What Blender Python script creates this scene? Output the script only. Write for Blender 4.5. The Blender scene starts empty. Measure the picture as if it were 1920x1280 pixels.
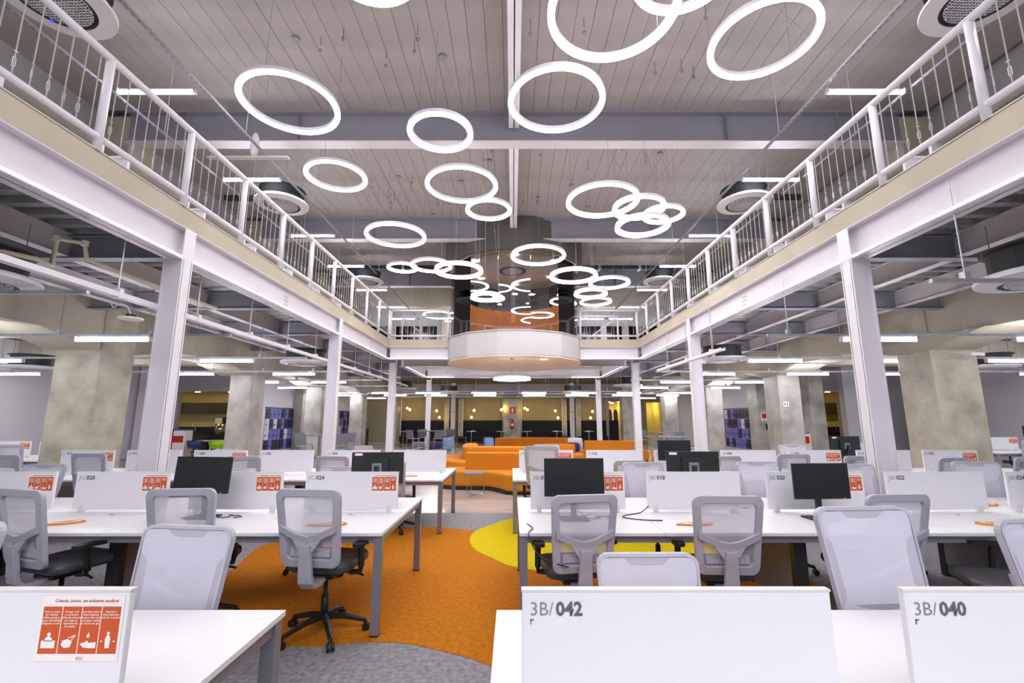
import bpy, bmesh, math, random
from mathutils import Vector, Matrix
random.seed(4)
sc = bpy.context.scene
C = sc.collection
R = math.radians
PI = math.pi
# ------------------------------------------------------------------ camera, world, exposure
cam = bpy.data.cameras.new('camera'); cam.lens = 853/1920*36; cam.sensor_width = 36
cam.shift_x = -1/1920; cam.clip_end = 200
co = bpy.data.objects.new('camera', cam); C.objects.link(co)
co.location = (0, 0, 1.596); co.rotation_euler = (R(90+9.69), 0, 0)
sc.camera = co
w = bpy.data.worlds.new('world'); sc.world = w; w.use_nodes = True
w.node_tree.nodes['Background'].inputs[0].default_value = (0.86, 0.88, 1.0, 1)
w.node_tree.nodes['Background'].inputs[1].default_value = 0.8
sc.view_settings.view_transform = 'Standard'; sc.view_settings.look = 'None'
sc.view_settings.exposure = 0.08; sc.view_settings.gamma = 1; sc.view_settings.use_curve_mapping = False
TUBE_E, RING_E, STRIP_E = 86.0, 26.0, 2.4
def area(name, loc, rot, sx, sy, e, col=(1, .99, 1)):
    l = bpy.data.lights.new(name, 'AREA'); l.shape = 'RECTANGLE'; l.size = sx; l.size_y = sy; l.energy = e; l.color = col
    o = bpy.data.objects.new(name, l); C.objects.link(o); o.location = loc; o.rotation_euler = rot
    return o
# unseen fill light put in behind the camera, standing in for ceiling lamps
area('hall_fill_light', (0, -3.2, 6.9), (R(22), 0, 0), 9, 3, 420)
sc.cycles.max_bounces = 7; sc.cycles.diffuse_bounces = 4; sc.cycles.glossy_bounces = 3
sc.cycles.transparent_max_bounces = 14; sc.cycles.transmission_bounces = 4; sc.cycles.sample_clamp_indirect = 6
sc.cycles.caustics_reflective = False; sc.cycles.caustics_refractive = False

# ------------------------------------------------------------------ materials
def lin(c):
    return tuple(((v/255)/12.92 if v/255 <= .04045 else ((v/255+.055)/1.055)**2.4) for v in c)
def mat(name, rgb, rough=.5, metal=0, noise=0, scale=8, bump=0, bscale=60, spec=.5, rgb2=None, stretch=None):
    m = bpy.data.materials.new(name); m.use_nodes = True
    nt = m.node_tree; b = nt.nodes['Principled BSDF']
    c = lin(rgb); b.inputs['Base Color'].default_value = (*c, 1)
    b.inputs['Roughness'].default_value = rough; b.inputs['Metallic'].default_value = metal
    b.inputs['Specular IOR Level'].default_value = spec
    tc = nt.nodes.new('ShaderNodeTexCoord'); src = tc.outputs['Object']
    if stretch:
        mp = nt.nodes.new('ShaderNodeMapping'); mp.inputs['Scale'].default_value = stretch
        nt.links.new(src, mp.inputs[0]); src = mp.outputs[0]
    n = nt.nodes.new('ShaderNodeTexNoise'); n.inputs['Scale'].default_value = scale; n.inputs['Detail'].default_value = 5
    nt.links.new(src, n.inputs['Vector'])
    if noise or rgb2:
        r = nt.nodes.new('ShaderNodeValToRGB')
        c2 = lin(rgb2) if rgb2 else tuple(v*(1-noise) for v in c)
        r.color_ramp.elements[0].position = .3; r.color_ramp.elements[1].position = .72
        r.color_ramp.elements[0].color = (*c2, 1); r.color_ramp.elements[1].color = (*[min(1, v*(1+noise*.4)) for v in c], 1)
        nt.links.new(n.outputs['Fac'], r.inputs[0]); nt.links.new(r.outputs[0], b.inputs['Base Color'])
    if bump:
        n2 = nt.nodes.new('ShaderNodeTexNoise'); n2.inputs['Scale'].default_value = bscale
        nt.links.new(src, n2.inputs['Vector'])
        bp = nt.nodes.new('ShaderNodeBump'); bp.inputs['Strength'].default_value = bump; bp.inputs['Distance'].default_value = .01
        nt.links.new(n2.outputs['Fac'], bp.inputs['Height']); nt.links.new(bp.outputs[0], b.inputs['Normal'])
    return m
def emis(name, rgb, s):
    m = bpy.data.materials.new(name); m.use_nodes = True; nt = m.node_tree
    nt.nodes.remove(nt.nodes['Principled BSDF'])
    e = nt.nodes.new('ShaderNodeEmission'); e.inputs[0].default_value = (*lin(rgb), 1); e.inputs[1].default_value = s
    nt.links.new(e.outputs[0], nt.nodes['Material Output'].inputs[0]); return m
def glassy(name, tint, refl, rough=0.0):
    m = bpy.data.materials.new(name); m.use_nodes = True; nt = m.node_tree
    nt.nodes.remove(nt.nodes['Principled BSDF'])
    t = nt.nodes.new('ShaderNodeBsdfTransparent'); t.inputs[0].default_value = (*tint, 1)
    g = nt.nodes.new('ShaderNodeBsdfGlossy'); g.inputs['Roughness'].default_value = rough
    f = nt.nodes.new('ShaderNodeFresnel'); f.inputs[0].default_value = 1.5
    a = nt.nodes.new('ShaderNodeMath'); a.operation = 'ADD'; a.inputs[1].default_value = refl; nt.links.new(f.outputs[0], a.inputs[0])
    mx = nt.nodes.new('ShaderNodeMixShader'); nt.links.new(a.outputs[0], mx.inputs[0])
    nt.links.new(t.outputs[0], mx.inputs[1]); nt.links.new(g.outputs[0], mx.inputs[2])
    nt.links.new(mx.outputs[0], nt.nodes['Material Output'].inputs[0]); return m
def meshcloth(name, rgb, alpha):
    m = bpy.data.materials.new(name); m.use_nodes = True; nt = m.node_tree
    b = nt.nodes['Principled BSDF']; b.inputs['Base Color'].default_value = (*lin(rgb), 1); b.inputs['Roughness'].default_value = .8
    t = nt.nodes.new('ShaderNodeBsdfTransparent')
    # knitted mesh: fine holes
    tc = nt.nodes.new('ShaderNodeTexCoord'); v = nt.nodes.new('ShaderNodeTexNoise'); v.inputs['Scale'].default_value = 700
    nt.links.new(tc.outputs['Object'], v.inputs['Vector'])
    mr = nt.nodes.new('ShaderNodeMapRange'); mr.inputs[1].default_value = .3; mr.inputs[2].default_value = .7
    mr.inputs[3].default_value = alpha-.08; mr.inputs[4].default_value = alpha+.08
    nt.links.new(v.outputs['Fac'], mr.inputs[0])
    mx = nt.nodes.new('ShaderNodeMixShader'); nt.links.new(mr.outputs[0], mx.inputs[0])
    nt.links.new(t.outputs[0], mx.inputs[1]); nt.links.new(b.outputs[0], mx.inputs[2])
    nt.links.new(mx.outputs[0], nt.nodes['Material Output'].inputs[0]); return m
M = {}
M['concrete'] = mat('concrete', (190, 185, 176), .42, noise=.30, scale=1.6, bump=.15, bscale=40, rgb2=(142, 137, 128))
M['concrete_warm'] = mat('concrete_warm', (192, 186, 166), .42, noise=.25, scale=2.2, bump=.15, bscale=40, rgb2=(150, 143, 126))
M['beamconc'] = mat('beam_concrete', (184, 176, 158), .7, noise=.15, scale=.8, bump=.1, rgb2=(164, 156, 140))
M['slab'] = mat('slab_edge', (190, 180, 160), .7, noise=.08, scale=1.2, rgb2=(176, 166, 148))
M['plank'] = mat('ceiling_plank', (166, 158, 155), .75, noise=.1, scale=1.5, rgb2=(154, 147, 143), bump=.1, bscale=30)
M['steel'] = mat('painted_steel', (228, 224, 230), .42, noise=.03, scale=3)
M['beamw'] = mat('painted_steel_beam', (212, 206, 214), .45, noise=.03, scale=3)
M['steeld'] = mat('grey_painted_steel', (206, 200, 203), .55, noise=.06, scale=2)
M['steelg'] = mat('dark_painted_steel', (142, 140, 150), .55, noise=.06, scale=2)
M['deck'] = mat('galvanised_deck', (160, 162, 162), .45, metal=.35, noise=.2, scale=12)
M['galv'] = mat('galvanised_channel', (186, 188, 192), .35, metal=.6, noise=.2, scale=14)
M['wall'] = mat('white_wall', (230, 228, 236), .7, noise=.04, scale=1)
M['wallg'] = mat('grey_wall', (160, 156, 160), .75, noise=.05, scale=1)
M['walltan'] = mat('olive_plaster', (160, 150, 122), .8, noise=.1, scale=2)
M['wallyel'] = mat('yellow_plaster', (238, 226, 152), .8, noise=.04, scale=2)
M['wallkit'] = mat('kitchen_plaster', (206, 190, 140), .8, noise=.05, scale=1)
M['white'] = mat('white_laminate', (240, 238, 240), .3, noise=.01, scale=30)
M['screen'] = mat('white_screen_panel', (236, 234, 240), .35, noise=.015, scale=4)
M['edge'] = mat('panel_edge', (226, 222, 220), .4)
M['leg'] = mat('grey_metal_leg', (140, 138, 146), .35, metal=.3, noise=.04)
M['black'] = mat('black_metal', (30, 30, 34), .4, noise=.1)
M['blackp'] = mat('black_plastic', (24, 25, 28), .45, bump=.1, bscale=200)
M['scr'] = mat('monitor_screen', (20, 21, 26), .3)
M['chair'] = mat('grey_chair_plastic', (184, 182, 194), .45, noise=.02)
M['cmesh'] = meshcloth('chair_mesh', (190, 186, 200), .66)
M['cmeshf'] = meshcloth('chair_front_mesh', (214, 211, 226), .88)
M['seat'] = mat('seat_vinyl', (76, 74, 80), .38, bump=.1, bscale=90)
M['sofa'] = mat('orange_felt', (206, 124, 2), .85, noise=.06, scale=30, bump=.2, bscale=200)
M['navy'] = mat('navy_felt', (18, 22, 36), .85, noise=.1, scale=20)
M['blue'] = mat('blue_felt', (132, 164, 214), .85, noise=.06, scale=30)
M['dblue'] = mat('dark_blue_felt', (40, 46, 96), .85, noise=.06, scale=30)
M['pink'] = mat('pale_pink_felt', (224, 208, 216), .85, noise=.04, scale=30)
M['gfelt'] = mat('grey_felt', (120, 120, 134), .85, noise=.06, scale=30)
M['lock'] = [mat('locker_blue', (108, 110, 186), .45), mat('locker_navy', (34, 32, 66), .45), mat('locker_white', (220, 220, 236), .45)]
M['lockf'] = mat('locker_frame', (178, 178, 190), .5)
M['print_o'] = mat('orange_print', (206, 84, 28), .5)
M['print_w'] = mat('white_print', (246, 240, 236), .5)
M['print_r'] = mat('red_print', (196, 84, 84), .5)
M['ink'] = mat('grey_ink', (96, 98, 108), .5)
M['inkl'] = mat('light_grey_ink', (128, 130, 140), .5)
M['inklight'] = mat('cable_grey', (176, 172, 166), .5)
M['red'] = mat('red_enamel', (186, 22, 22), .35)
M['orangep'] = mat('orange_plastic', (226, 130, 20), .4)
M['cream'] = mat('cream_pipe', (206, 200, 172), .5)
M['acw'] = mat('white_ac_panel', (226, 224, 230), .45)
M['acslot'] = mat('dark_ac_slot', (34, 32, 40), .5)
M['acbody'] = mat('black_duct', (30, 30, 34), .6, noise=.1)
M['cabinet'] = mat('dark_cabinet', (58, 52, 46), .4)
M['steelsh'] = mat('brushed_steel', (190, 188, 186), .22, metal=1)
M['green'] = mat('green_plastic', (150, 200, 20), .4)
M['bluep'] = mat('navy_plastic', (30, 58, 104), .4)
M['dark'] = mat('dark_window', (22, 23, 30), .15)
M['soffit'] = mat('tan_soffit', (232, 218, 194), .8, noise=.04, scale=2)
M['darkwall'] = mat('dark_olive_soffit', (92, 87, 82), .8, noise=.06, scale=2)
M['drum'] = mat('drum_white', (186, 182, 184), .6, noise=.02)
M['orwall'] = mat('orange_felt_wall', (168, 92, 18), .85, noise=.12, scale=4)
M['tube'] = emis('lit_tube', (246, 247, 255), TUBE_E)
M['ring'] = emis('lit_ring', (251, 249, 252), RING_E)
M['strip'] = emis('led_strip', (250, 250, 244), STRIP_E)
M['warm'] = emis('warm_bulb', (255, 206, 70), 40)
M['down'] = emis('warm_downlight', (255, 236, 200), 300)
M['white_e'] = emis('daylit_doorway', (240, 244, 255), 4)
M['uplamp'] = emis('warm_room_lamp', (255, 226, 150), 60)
M['led_b'] = emis('blue_indicator', (60, 70, 255), 2)
M['glass'] = glassy('drum_glass', (.80, .84, .89), .10)
M['clear'] = glassy('clear_acrylic', (.9, .9, .93), .04)
# perforated AC centre
def perf():
    m = mat('perforated_ac_centre', (222, 220, 228), .5); nt = m.node_tree; b = nt.nodes['Principled BSDF']
    tc = nt.nodes.new('ShaderNodeTexCoord'); v = nt.nodes.new('ShaderNodeTexVoronoi'); v.inputs['Scale'].default_value = 27; v.inputs['Randomness'].default_value = .15
    nt.links.new(tc.outputs['Object'], v.inputs['Vector'])
    r = nt.nodes.new('ShaderNodeValToRGB'); r.color_ramp.elements[0].position = .38; r.color_ramp.elements[1].position = .43
    r.color_ramp.elements[0].color = (.03, .03, .05, 1); r.color_ramp.elements[1].color = (*lin((222, 220, 228)), 1)
    nt.links.new(v.outputs['Distance'], r.inputs[0]); nt.links.new(r.outputs[0], b.inputs['Base Color']); return m
M['perf'] = perf()
def carpet(name, a, b_):
    m = mat(name, a, .95, rgb2=b_, noise=.1, scale=26, bump=.5, bscale=350, spec=.15); return m
M['carpet'] = carpet('grey_carpet', (168, 164, 168), (126, 123, 128))
M['carpo'] = carpet('orange_carpet', (204, 128, 28), (184, 104, 14))
M['carpy'] = carpet('yellow_carpet', (226, 200, 18), (214, 184, 8))
M['polish'] = mat('polished_concrete', (196, 184, 178), .16, rgb2=(158, 146, 142), noise=.1, scale=1.1, bump=.03, bscale=8, stretch=(.6, 2.2, 1))

# ------------------------------------------------------------------ mesh builder
class MB:
    def __init__(s): s.v = []; s.f = []
    def box(s, x0, x1, y0, y1, z0, z1, m=None):
        n = len(s.v); p = [Vector((x, y, z)) for z in (z0, z1) for y in (y0, y1) for x in (x0, x1)]
        if m: p = [m @ q for q in p]
        s.v += p
        s.f += [tuple(n+i for i in q) for q in ((0, 2, 3, 1), (4, 5, 7, 6), (0, 1, 5, 4), (2, 6, 7, 3), (0, 4, 6, 2), (1, 3, 7, 5))]
        return s
    def tube(s, pts, r, n=8, rx=None, close=False):
        pts = [Vector(p) for p in pts]; k = len(pts); base = len(s.v)
        for i, p in enumerate(pts):
            a = pts[i-1] if (i or close) else p; b = pts[(i+1) % k] if (i < k-1 or close) else p
            t = (b-a).normalized(); up = Vector((0, 0, 1)) if abs(t.z) < .95 else Vector((0, 1, 0))
            u = t.cross(up).normalized(); q = u.cross(t)
            rr = r[i] if isinstance(r, (list, tuple)) else r
            for j in range(n):
                an = 2*PI*j/n + PI/n
                s.v.append(p + u*math.cos(an)*rr*(rx or 1) + q*math.sin(an)*rr)
        for i in range(k if close else k-1):
            for j in range(n):
                a = base+i*n+j; b = base+i*n+(j+1) % n; c = base+((i+1) % k)*n+(j+1) % n; d = base+((i+1) % k)*n+j
                s.f.append((a, b, c, d))
        if not close:
            s.f.append(tuple(base+j for j in range(n))[::-1]); s.f.append(tuple(base+(k-1)*n+j for j in range(n)))
        return s
    def lathe(s, prof, n=32, c=(0, 0), a0=0, a1=2*PI, closed=True):
        full = abs(a1-a0-2*PI) < 1e-6; k = len(prof); base = len(s.v); st = n if full else n+1
        for i in range(st):
            a = a0+(a1-a0)*i/n
            for (r, z) in prof: s.v.append(Vector((c[0]+r*math.cos(a), c[1]+r*math.sin(a), z)))
        for i in range(n):
            i2 = (i+1) % st
            for j in range(k if closed else k-1):
                j2 = (j+1) % k
                s.f.append((base+i*k+j, base+i2*k+j, base+i2*k+j2, base+i*k+j2))
        if not full and closed:
            s.f.append(tuple(base+j for j in range(k))); s.f.append(tuple(base+n*k+j for j in range(k))[::-1])
        return s
    def prism(s, poly, z0, z1, m=None):
        n = len(poly); b = len(s.v)
        p = [Vector((x, y, z0)) for x, y in poly]+[Vector((x, y, z1)) for x, y in poly]
        if m: p = [m @ q for q in p]
        s.v += p; s.f.append(tuple(range(b+n-1, b-1, -1))); s.f.append(tuple(range(b+n, b+2*n)))
        for i in range(n): j = (i+1) % n; s.f.append((b+i, b+j, b+n+j, b+n+i))
        return s
    def disc(s, c, r, z0, z1, n=24):
        return s.prism([(c[0]+r*math.cos(2*PI*i/n), c[1]+r*math.sin(2*PI*i/n)) for i in range(n)], z0, z1)
    def quad(s, a, b, c, d):
        n = len(s.v); s.v += [Vector(a), Vector(b), Vector(c), Vector(d)]; s.f.append((n, n+1, n+2, n+3)); return s
    def tr(s, m):
        s.v = [m @ q for q in s.v]; return s
    def build(s, name, m, parent=None, smooth=False, bevel=0, seg=2, sub=0):
        me = bpy.data.meshes.new(name); me.from_pydata([tuple(q) for q in s.v], [], s.f)
        bm = bmesh.new(); bm.from_mesh(me); bmesh.ops.recalc_face_normals(bm, faces=bm.faces); bm.to_mesh(me); bm.free()
        if smooth: me.polygons.foreach_set('use_smooth', [True]*len(me.polygons))
        me.materials.append(m); o = bpy.data.objects.new(name, me); C.objects.link(o)
        if parent: o.parent = parent
        if bevel:
            b = o.modifiers.new('b', 'BEVEL'); b.width = bevel; b.segments = seg; b.limit_method = 'ANGLE'; b.angle_limit = R(40)
        if sub:
            q = o.modifiers.new('s', 'SUBSURF'); q.levels = sub; q.render_levels = sub
        return o
def B(*a): return MB().box(*a)
def thing(name, label, cat, loc=(0, 0, 0), rz=0, group=None):
    o = bpy.data.objects.new(name, None); C.objects.link(o); o.location = loc; o.rotation_euler = (0, 0, rz)
    o['label'] = label; o['category'] = cat
    if group: o['group'] = group
    return o
def tag(o, label, cat, group=None):
    o['label'] = label; o['category'] = cat
    if group: o['group'] = group
    return o
def struct(o, label=None):
    o['kind'] = 'structure'
    if label: o['label'] = label
    return o
def kids(o, table): return table.get(o.name, [])
_kids = {}
def register(root):
    # remembers the whole tree of a thing so that it can be copied fast
    L = []
    for c in root.children:
        L.append((c, [g for g in c.children]))
    _kids[root.name] = L
    return root
def dup(root, loc, rz=0, label=None, group=None, lift=0, raised=()):
    r = root.copy(); C.objects.link(r); r.location = loc; r.rotation_euler = (0, 0, rz)
    if label: r['label'] = label
    if group: r['group'] = group
    for c, gs in _kids[root.name]:
        n = c.copy(); C.objects.link(n); n.parent = r
        if lift and c.name.split('.')[0] in raised: n.location.z += lift
        for g in gs:
            k = g.copy(); C.objects.link(k); k.parent = n
    return r
def inst(o, parent=None, loc=None, rot=None, scale=None):
    n = o.copy(); C.objects.link(n)
    if parent is not None: n.parent = parent
    if loc is not None: n.location = loc
    if rot is not None: n.rotation_euler = rot
    if scale is not None: n.scale = scale
    return n
def text(name, s, size, m, parent, loc, rot=(PI/2, 0, 0), bold=0, align='LEFT'):
    c = bpy.data.curves.new(name, 'FONT'); c.body = s; c.size = size; c.offset = bold; c.align_x = align; c.resolution_u = 2
    c.materials.append(m); q = bpy.data.objects.new(name, c); C.objects.link(q)
    me = bpy.data.meshes.new_from_object(q); bpy.data.objects.remove(q)
    o = bpy.data.objects.new(name, me); C.objects.link(o); o.parent = parent; o.location = loc; o.rotation_euler = rot
    return o
def smooth_poly(P, k=6):
    out = []; n = len(P)
    for i in range(n):
        p0, p1, p2, p3 = P[i-1], P[i], P[(i+1) % n], P[(i+2) % n]
        for j in range(k):
            t = j/k
            out.append(tuple(.5*((2*p1[a])+(-p0[a]+p2[a])*t+(2*p0[a]-5*p1[a]+4*p2[a]-p3[a])*t*t+(-p0[a]+3*p1[a]-3*p2[a]+p3[a])*t**3) for a in (0, 1)))
    return out

# ================================================================== SETTING
XL, XR = -4.35, 4.46          # atrium edges of the mezzanine
CY = [8.95, 14.27, 19.62, 25.0]   # concrete frame grid
YE = 15.9                     # front face of the bridge
struct(B(-22, 22, -6, 42, -.3, -.012).build('floor', M['polish']), 'polished concrete slab floor')
struct(B(-22, 22, -6, 8.25, -.012, 0).build('floor', M['carpet']), 'grey carpet over the front of the floor')
orange = [(-1.64, 3.57), (-2.4, 3.95), (-2.85, 4.6), (-3.05, 5.4), (-3.2, 6.2), (-2.9, 6.8), (-2.2, 7.08), (-1.59, 7.13), (-1.13, 7.2), (-.7, 7.03), (.3, 6.8), (2.4, 6.2), (3.0, 4.9), (2.3, 3.6), (1.2, 2.6), (.35, 2.8), (-.15, 3.3), (-.53, 3.51), (-.77, 3.6), (-1.05, 3.62)]
yellow = [(.1, 7.83), (-.3, 7.37), (-.54, 6.9), (-.57, 6.43), (-.47, 6.0), (-.26, 5.67), (.06, 5.29), (.9, 4.95), (2.0, 5.0), (2.9, 5.5), (3.3, 6.3), (3.1, 7.2), (2.3, 7.9), (1.2, 8.15)]
tag(MB().prism(smooth_poly(orange), 0, .004).build('carpet_inlay', M['carpo']), 'large orange carpet area running between the desk rows', 'carpet')
tag(MB().prism(smooth_poly(yellow), .003, .008).build('carpet_inlay', M['carpy']), 'yellow rounded carpet area overlapping the orange one', 'carpet')
# lower walls
struct(B(-15.9, -15.7, -6, 19.2, 0, 4.05).build('wall_left', M['wall']))
struct(B(17.6, 17.8, -6, 19.2, 0, 4.05).build('wall_right', M['wall']))
wf = B(-15.9, -14.0, 19.2, 19.4, 0, 4.05); wf.box(-14.0, -11.9, 19.2, 19.4, 2.74, 4.05); wf.box(-11.9, -10.7, 19.2, 19.4, 0, 4.05)
struct(wf.build('wall_left_rear', M['wallg']), 'grey wall around the left kitchen opening')
struct(B(-15.6, -14.05, 19.05, 19.2, 0, 4.05).build('wall_left_pier', M['wall']))
wf = B(13.7, 17.6, 19.2, 19.4, 0, 4.05); wf.box(12.1, 13.7, 19.2, 19.4, 2.74, 4.05); wf.box(10.9, 12.1, 19.2, 19.4, 0, 4.05)
struct(wf.build('wall_right_rear', M['wallg']), 'grey wall around the right kitchen opening')
struct(B(13.7, 14.6, 18.9, 19.2, 0, 4.05).build('wall_right_pier', M['wall']))
struct(B(-10.9, -10.7, 19.4, 34, 0, 4.05).build('wall_left_inner', M['wall']))
struct(B(10.9, 11.1, 19.4, 34, 0, 4.05).build('wall_right_inner', M['wall']))
# back wall with openings
wb = B(-10.7, 6.6, 31.8, 32.0, 0, 4.05); wb.box(6.6, 8.3, 31.8, 32, 2.8, 4.05); wb.box(8.3, 9.25, 31.8, 32, 0, 4.05); wb.box(9.25, 10.25, 31.8, 32, 2.75, 4.05); wb.box(10.25, 10.9, 31.8, 32, 0, 4.05)
struct(wb.build('wall_back', M['walltan']))
struct(B(-10.7, 10.9, 31.5, 31.8, 2.98, 4.05).build('trim_1', M['wallg']), 'grey lintel above the booths')
struct(B(6.4, 6.6, 31.5, 31.8, 0, 2.98).build('trim_2', M['wallg']))
struct(B(8.3, 8.8, 31.4, 31.8, 0, 2.98).build('trim_3', M['wallg']))
# yellow corridor
wy = B(6.5, 6.6, 32, 40, 0, 2.9); wy.box(8.3, 8.4, 32, 40, 0, 2.9); wy.box(6.6, 7.1, 39.9, 40, 0, 2.9); wy.box(7.6, 8.3, 39.9, 40, 0, 2.9); wy.box(6.5, 8.4, 32, 40, 2.85, 2.95)
struct(wy.build('wall_corridor', M['wallyel']))
struct(B(7.1, 7.6, 40.2, 40.25, 0, 2.6).build('window_1', M['white_e']), 'daylit doorway at the end of the yellow corridor')
wy = B(9.2, 9.25, 32, 34, 0, 2.9); wy.box(10.25, 10.3, 32, 34, 0, 2.9); wy.box(9.2, 10.3, 33.95, 34, 0, 2.9); wy.box(9.2, 10.3, 32, 34, 2.85, 2.9)
struct(wy.build('wall_alcove', M['wallyel']))
for i, (x, y, cl) in enumerate([(7.0, 33.5, 'near left'), (7.8, 33.5, 'near right'), (7.2, 36, 'middle left'), (7.8, 36, 'middle right'), (7.4, 38.4, 'farthest')]):
    tag(MB().disc((x, y), .13, 2.835, 2.85, 12).build('downlight', M['uplamp']), 'small warm downlight in the yellow corridor ceiling, %s' % cl, 'light', 'corridor downlights')
tag(MB().disc((9.75, 33), .16, 2.835, 2.85, 12).build('downlight', M['uplamp']), 'warm downlight in the yellow shelf alcove', 'light')
struct(B(7.66, 7.96, 32.6, 32.9, 0, 2.84).build('corridor_pillar', M['wall']), 'white pillar standing in the yellow opening')
for k, x in enumerate((7.4, 8.06)):
    p = [(x-.16, 0), (x+.16, 0), (x+.16, 2.0)]+[(x+.16*math.cos(a*PI/8), 2.0+.35*math.sin(a*PI/8)) for a in range(1, 8)]+[(x-.16, 2.0)]
    t = thing('display_stand', ['black arched display left of the corridor pillar', 'black arched display right of the corridor pillar'][k], 'display', (0, 0, 0))
    MB().prism([(q[0], q[1]) for q in p], 0, .06, Matrix.Translation((0, 35.06+k, 0)) @ Matrix.Rotation(PI/2, 4, 'X')).build('arch_panel', M['black'], t)
    B(x-.12, x+.12, 35.0-.03+k, 35.0+k, .9, 1.4).build('picture_card', M['cabinet'], t)
t = thing('open_shelf', 'dark brown open shelf with boxes in the yellow alcove', 'shelf', (9.5, 33.6, 0))
for z in (.05, .6, 1.1, 1.65, 2.1): B(-.3, .2, -.15, .15, z, z+.04).build('shelf_board', M['cabinet'], t)
for x in (-.3, .17): B(x, x+.03, -.15, .15, 0, 2.14).build('side_panel', M['cabinet'], t)
for z, x in ((.64, -.2), (.64, .0), (1.14, -.22), (1.69, -.1)): B(x, x+.16, -.1, .1, z, z+.32).build('storage_box', M['wallg'], t)

# kitchens (left, right)
for s in (-1, 1):
    nm = 'left' if s < 0 else 'right'
    x0, x1 = (-16.9, -11.5) if s < 0 else (11.5, 17.2)
    k = MB(); k.box(x0, x1, 22.0, 22.1, 0, 2.9); struct(k.build('wall_kitchen_back', M['wallkit']))
    k = MB(); k.box(x0-.1, x0, 19.4, 22, 0, 2.9); k.box(x1, x1+.1, 19.4, 22, 0, 2.9); struct(k.build('wall_kitchen_sides', M['wallyel']))
    struct(B(x0, x1, 19.4, 22.1, 2.82, 2.9).build('ceiling_kitchen', M['soffit']))
    for i in range(3):
        tag(MB().disc((x0+1.2+i*1.5, 20.6), .1, 2.8, 2.82, 12).build('downlight', M['uplamp']), 'small warm downlight in the %s kitchen ceiling, %s' % (nm, ['left one', 'middle one', 'right one'][i]), 'light', '%s kitchen downlights' % nm)
    t = thing('wall_cabinet', 'long dark wall cabinet above the %s kitchen counter' % nm, 'cabinet', (-14.75 if s < 0 else 15.0, 21.8, 0))
    B(-1.4, 1.4, -.2, .2, 1.86, 2.36).build('body', M['cabinet'], t)
    for i in range(4): B(-1.38+i*.69, -.71+i*.69, -.215, -.2, 1.88, 2.34).build('door', M['cabinet'], t)
    t = thing('kitchen_counter', 'black kitchen counter with sink in the %s alcove' % nm, 'counter', (-15.1 if s < 0 else 15.0, 21.65, 0))
    B(-1.3, 1.2, -.3, .34, .05, 1.0).build('base_cabinet', M['black'], t); B(-1.35, 1.25, -.34, .35, 1.0, 1.05).build('worktop', M['blackp'], t)
    B(-1.35, 1.25, .3, .34, 1.05, 1.24).build('backsplash', M['blackp'], t)
    for i in range(3): B(-1.25+i*.8, -.5+i*.8, -.315, -.3, .1, .86).build('door', M['cabinet'], t)
    MB().tube([(.2, .1, 1.05), (.2, .1, 1.32), (.2, -.05, 1.35), (.2, -.08, 1.28)], .015).build('tap', M['steelsh'], t)
# left kitchen extras
t = thing('paper_towel_dispenser', 'white and black paper towel dispenser on the left kitchen wall', 'dispenser', (-13.85, 21.99, 0))
B(-.2, .14, -.2, 0, 1.3, 1.65).build('body', M['white'], t, bevel=.03); B(.14, .26, -.16, 0, 1.32, 1.68).build('side_panel', M['blackp'], t); B(-.14, .1, -.18, -.02, 1.17, 1.28).build('paper', M['print_w'], t)
t = thing('coffee_urn', 'brushed steel coffee machine at the end of the left kitchen counter', 'appliance', (-13.3, 21.2, 0))
B(-.35, .3, -.3, .3, 0, .92).build('stand', M['black'], t); MB().tube([(-.02, 0, .92), (-.02, 0, 1.4)], [.3, .26], 20).build('body', M['steelsh'], t, smooth=True)
t = thing('cafe_table', 'white round cafe table in front of the left kitchen', 'table', (-12.0, 18.5, 0))
MB().disc((0, 0), .5, .75, .77, 28).build('table_top', M['white'], t); MB().tube([(0, 0, .03), (0, 0, .75)], .03).build('stem', M['steel'], t); MB().disc((0, 0), .25, 0, .03).build('base', M['steel'], t)
for k, (x, mm, lb) in enumerate([(-12.3, 'bluep', 'navy plastic shell stool by the left kitchen table'), (-11.45, 'green', 'lime green plastic shell stool by the left kitchen table')]):
    t = thing('shell_stool', lb, 'stool', (x, 18.05, -.22), [.3, -.5][k])
    MB().lathe([(.02, .70), (.2, .72), (.27, .82), (.29, 1.0), (.27, 1.0), (.25, .83), (.18, .75), (.02, .73)], 20, a0=PI*.75, a1=PI*2.3).build('shell_seat', M[mm], t, smooth=True)
    MB().disc((0, 0), .22, .71, .75).build('seat', M[mm], t)
    for a in range(4): MB().tube([(.1*math.cos(a*PI/2+.8), .1*math.sin(a*PI/2+.8), .71), (.24*math.cos(a*PI/2+.8), .24*math.sin(a*PI/2+.8), .22)], .012, 6).build('leg', M['steelsh'], t)
t = thing('drinks_cooler', 'red and white rack with blue top left of the left kitchen counter', 'rack', (-13.1, 18.4, 0))
B(-.28, .28, -.2, .2, 0, 1.15).build('body', M['print_w'], t); B(-.28, -.2, -.21, .21, 0, 1.22).build('side_panel', M['red'], t); B(-.19, .2, -.215, -.2, .7, .95).build('panel', M['red'], t); B(-.18, .28, -.2, .2, 1.15, 1.2).build('lid', M['lock'][0], t)
t = thing('brochure_rack', 'cream rack of red leaflets between the right concrete pillars', 'rack', (10.4, 16.6, 0))
B(-.16, .16, -.15, .15, 0, 1.08).build('body', M['soffit'], t); B(-.04, .1, -.16, -.15, .75, 1.0).build('leaflet', M['red'], t); B(-.1, .16, -.1, .15, 1.08, 1.15).build('lid', M['lock'][0], t)

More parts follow.
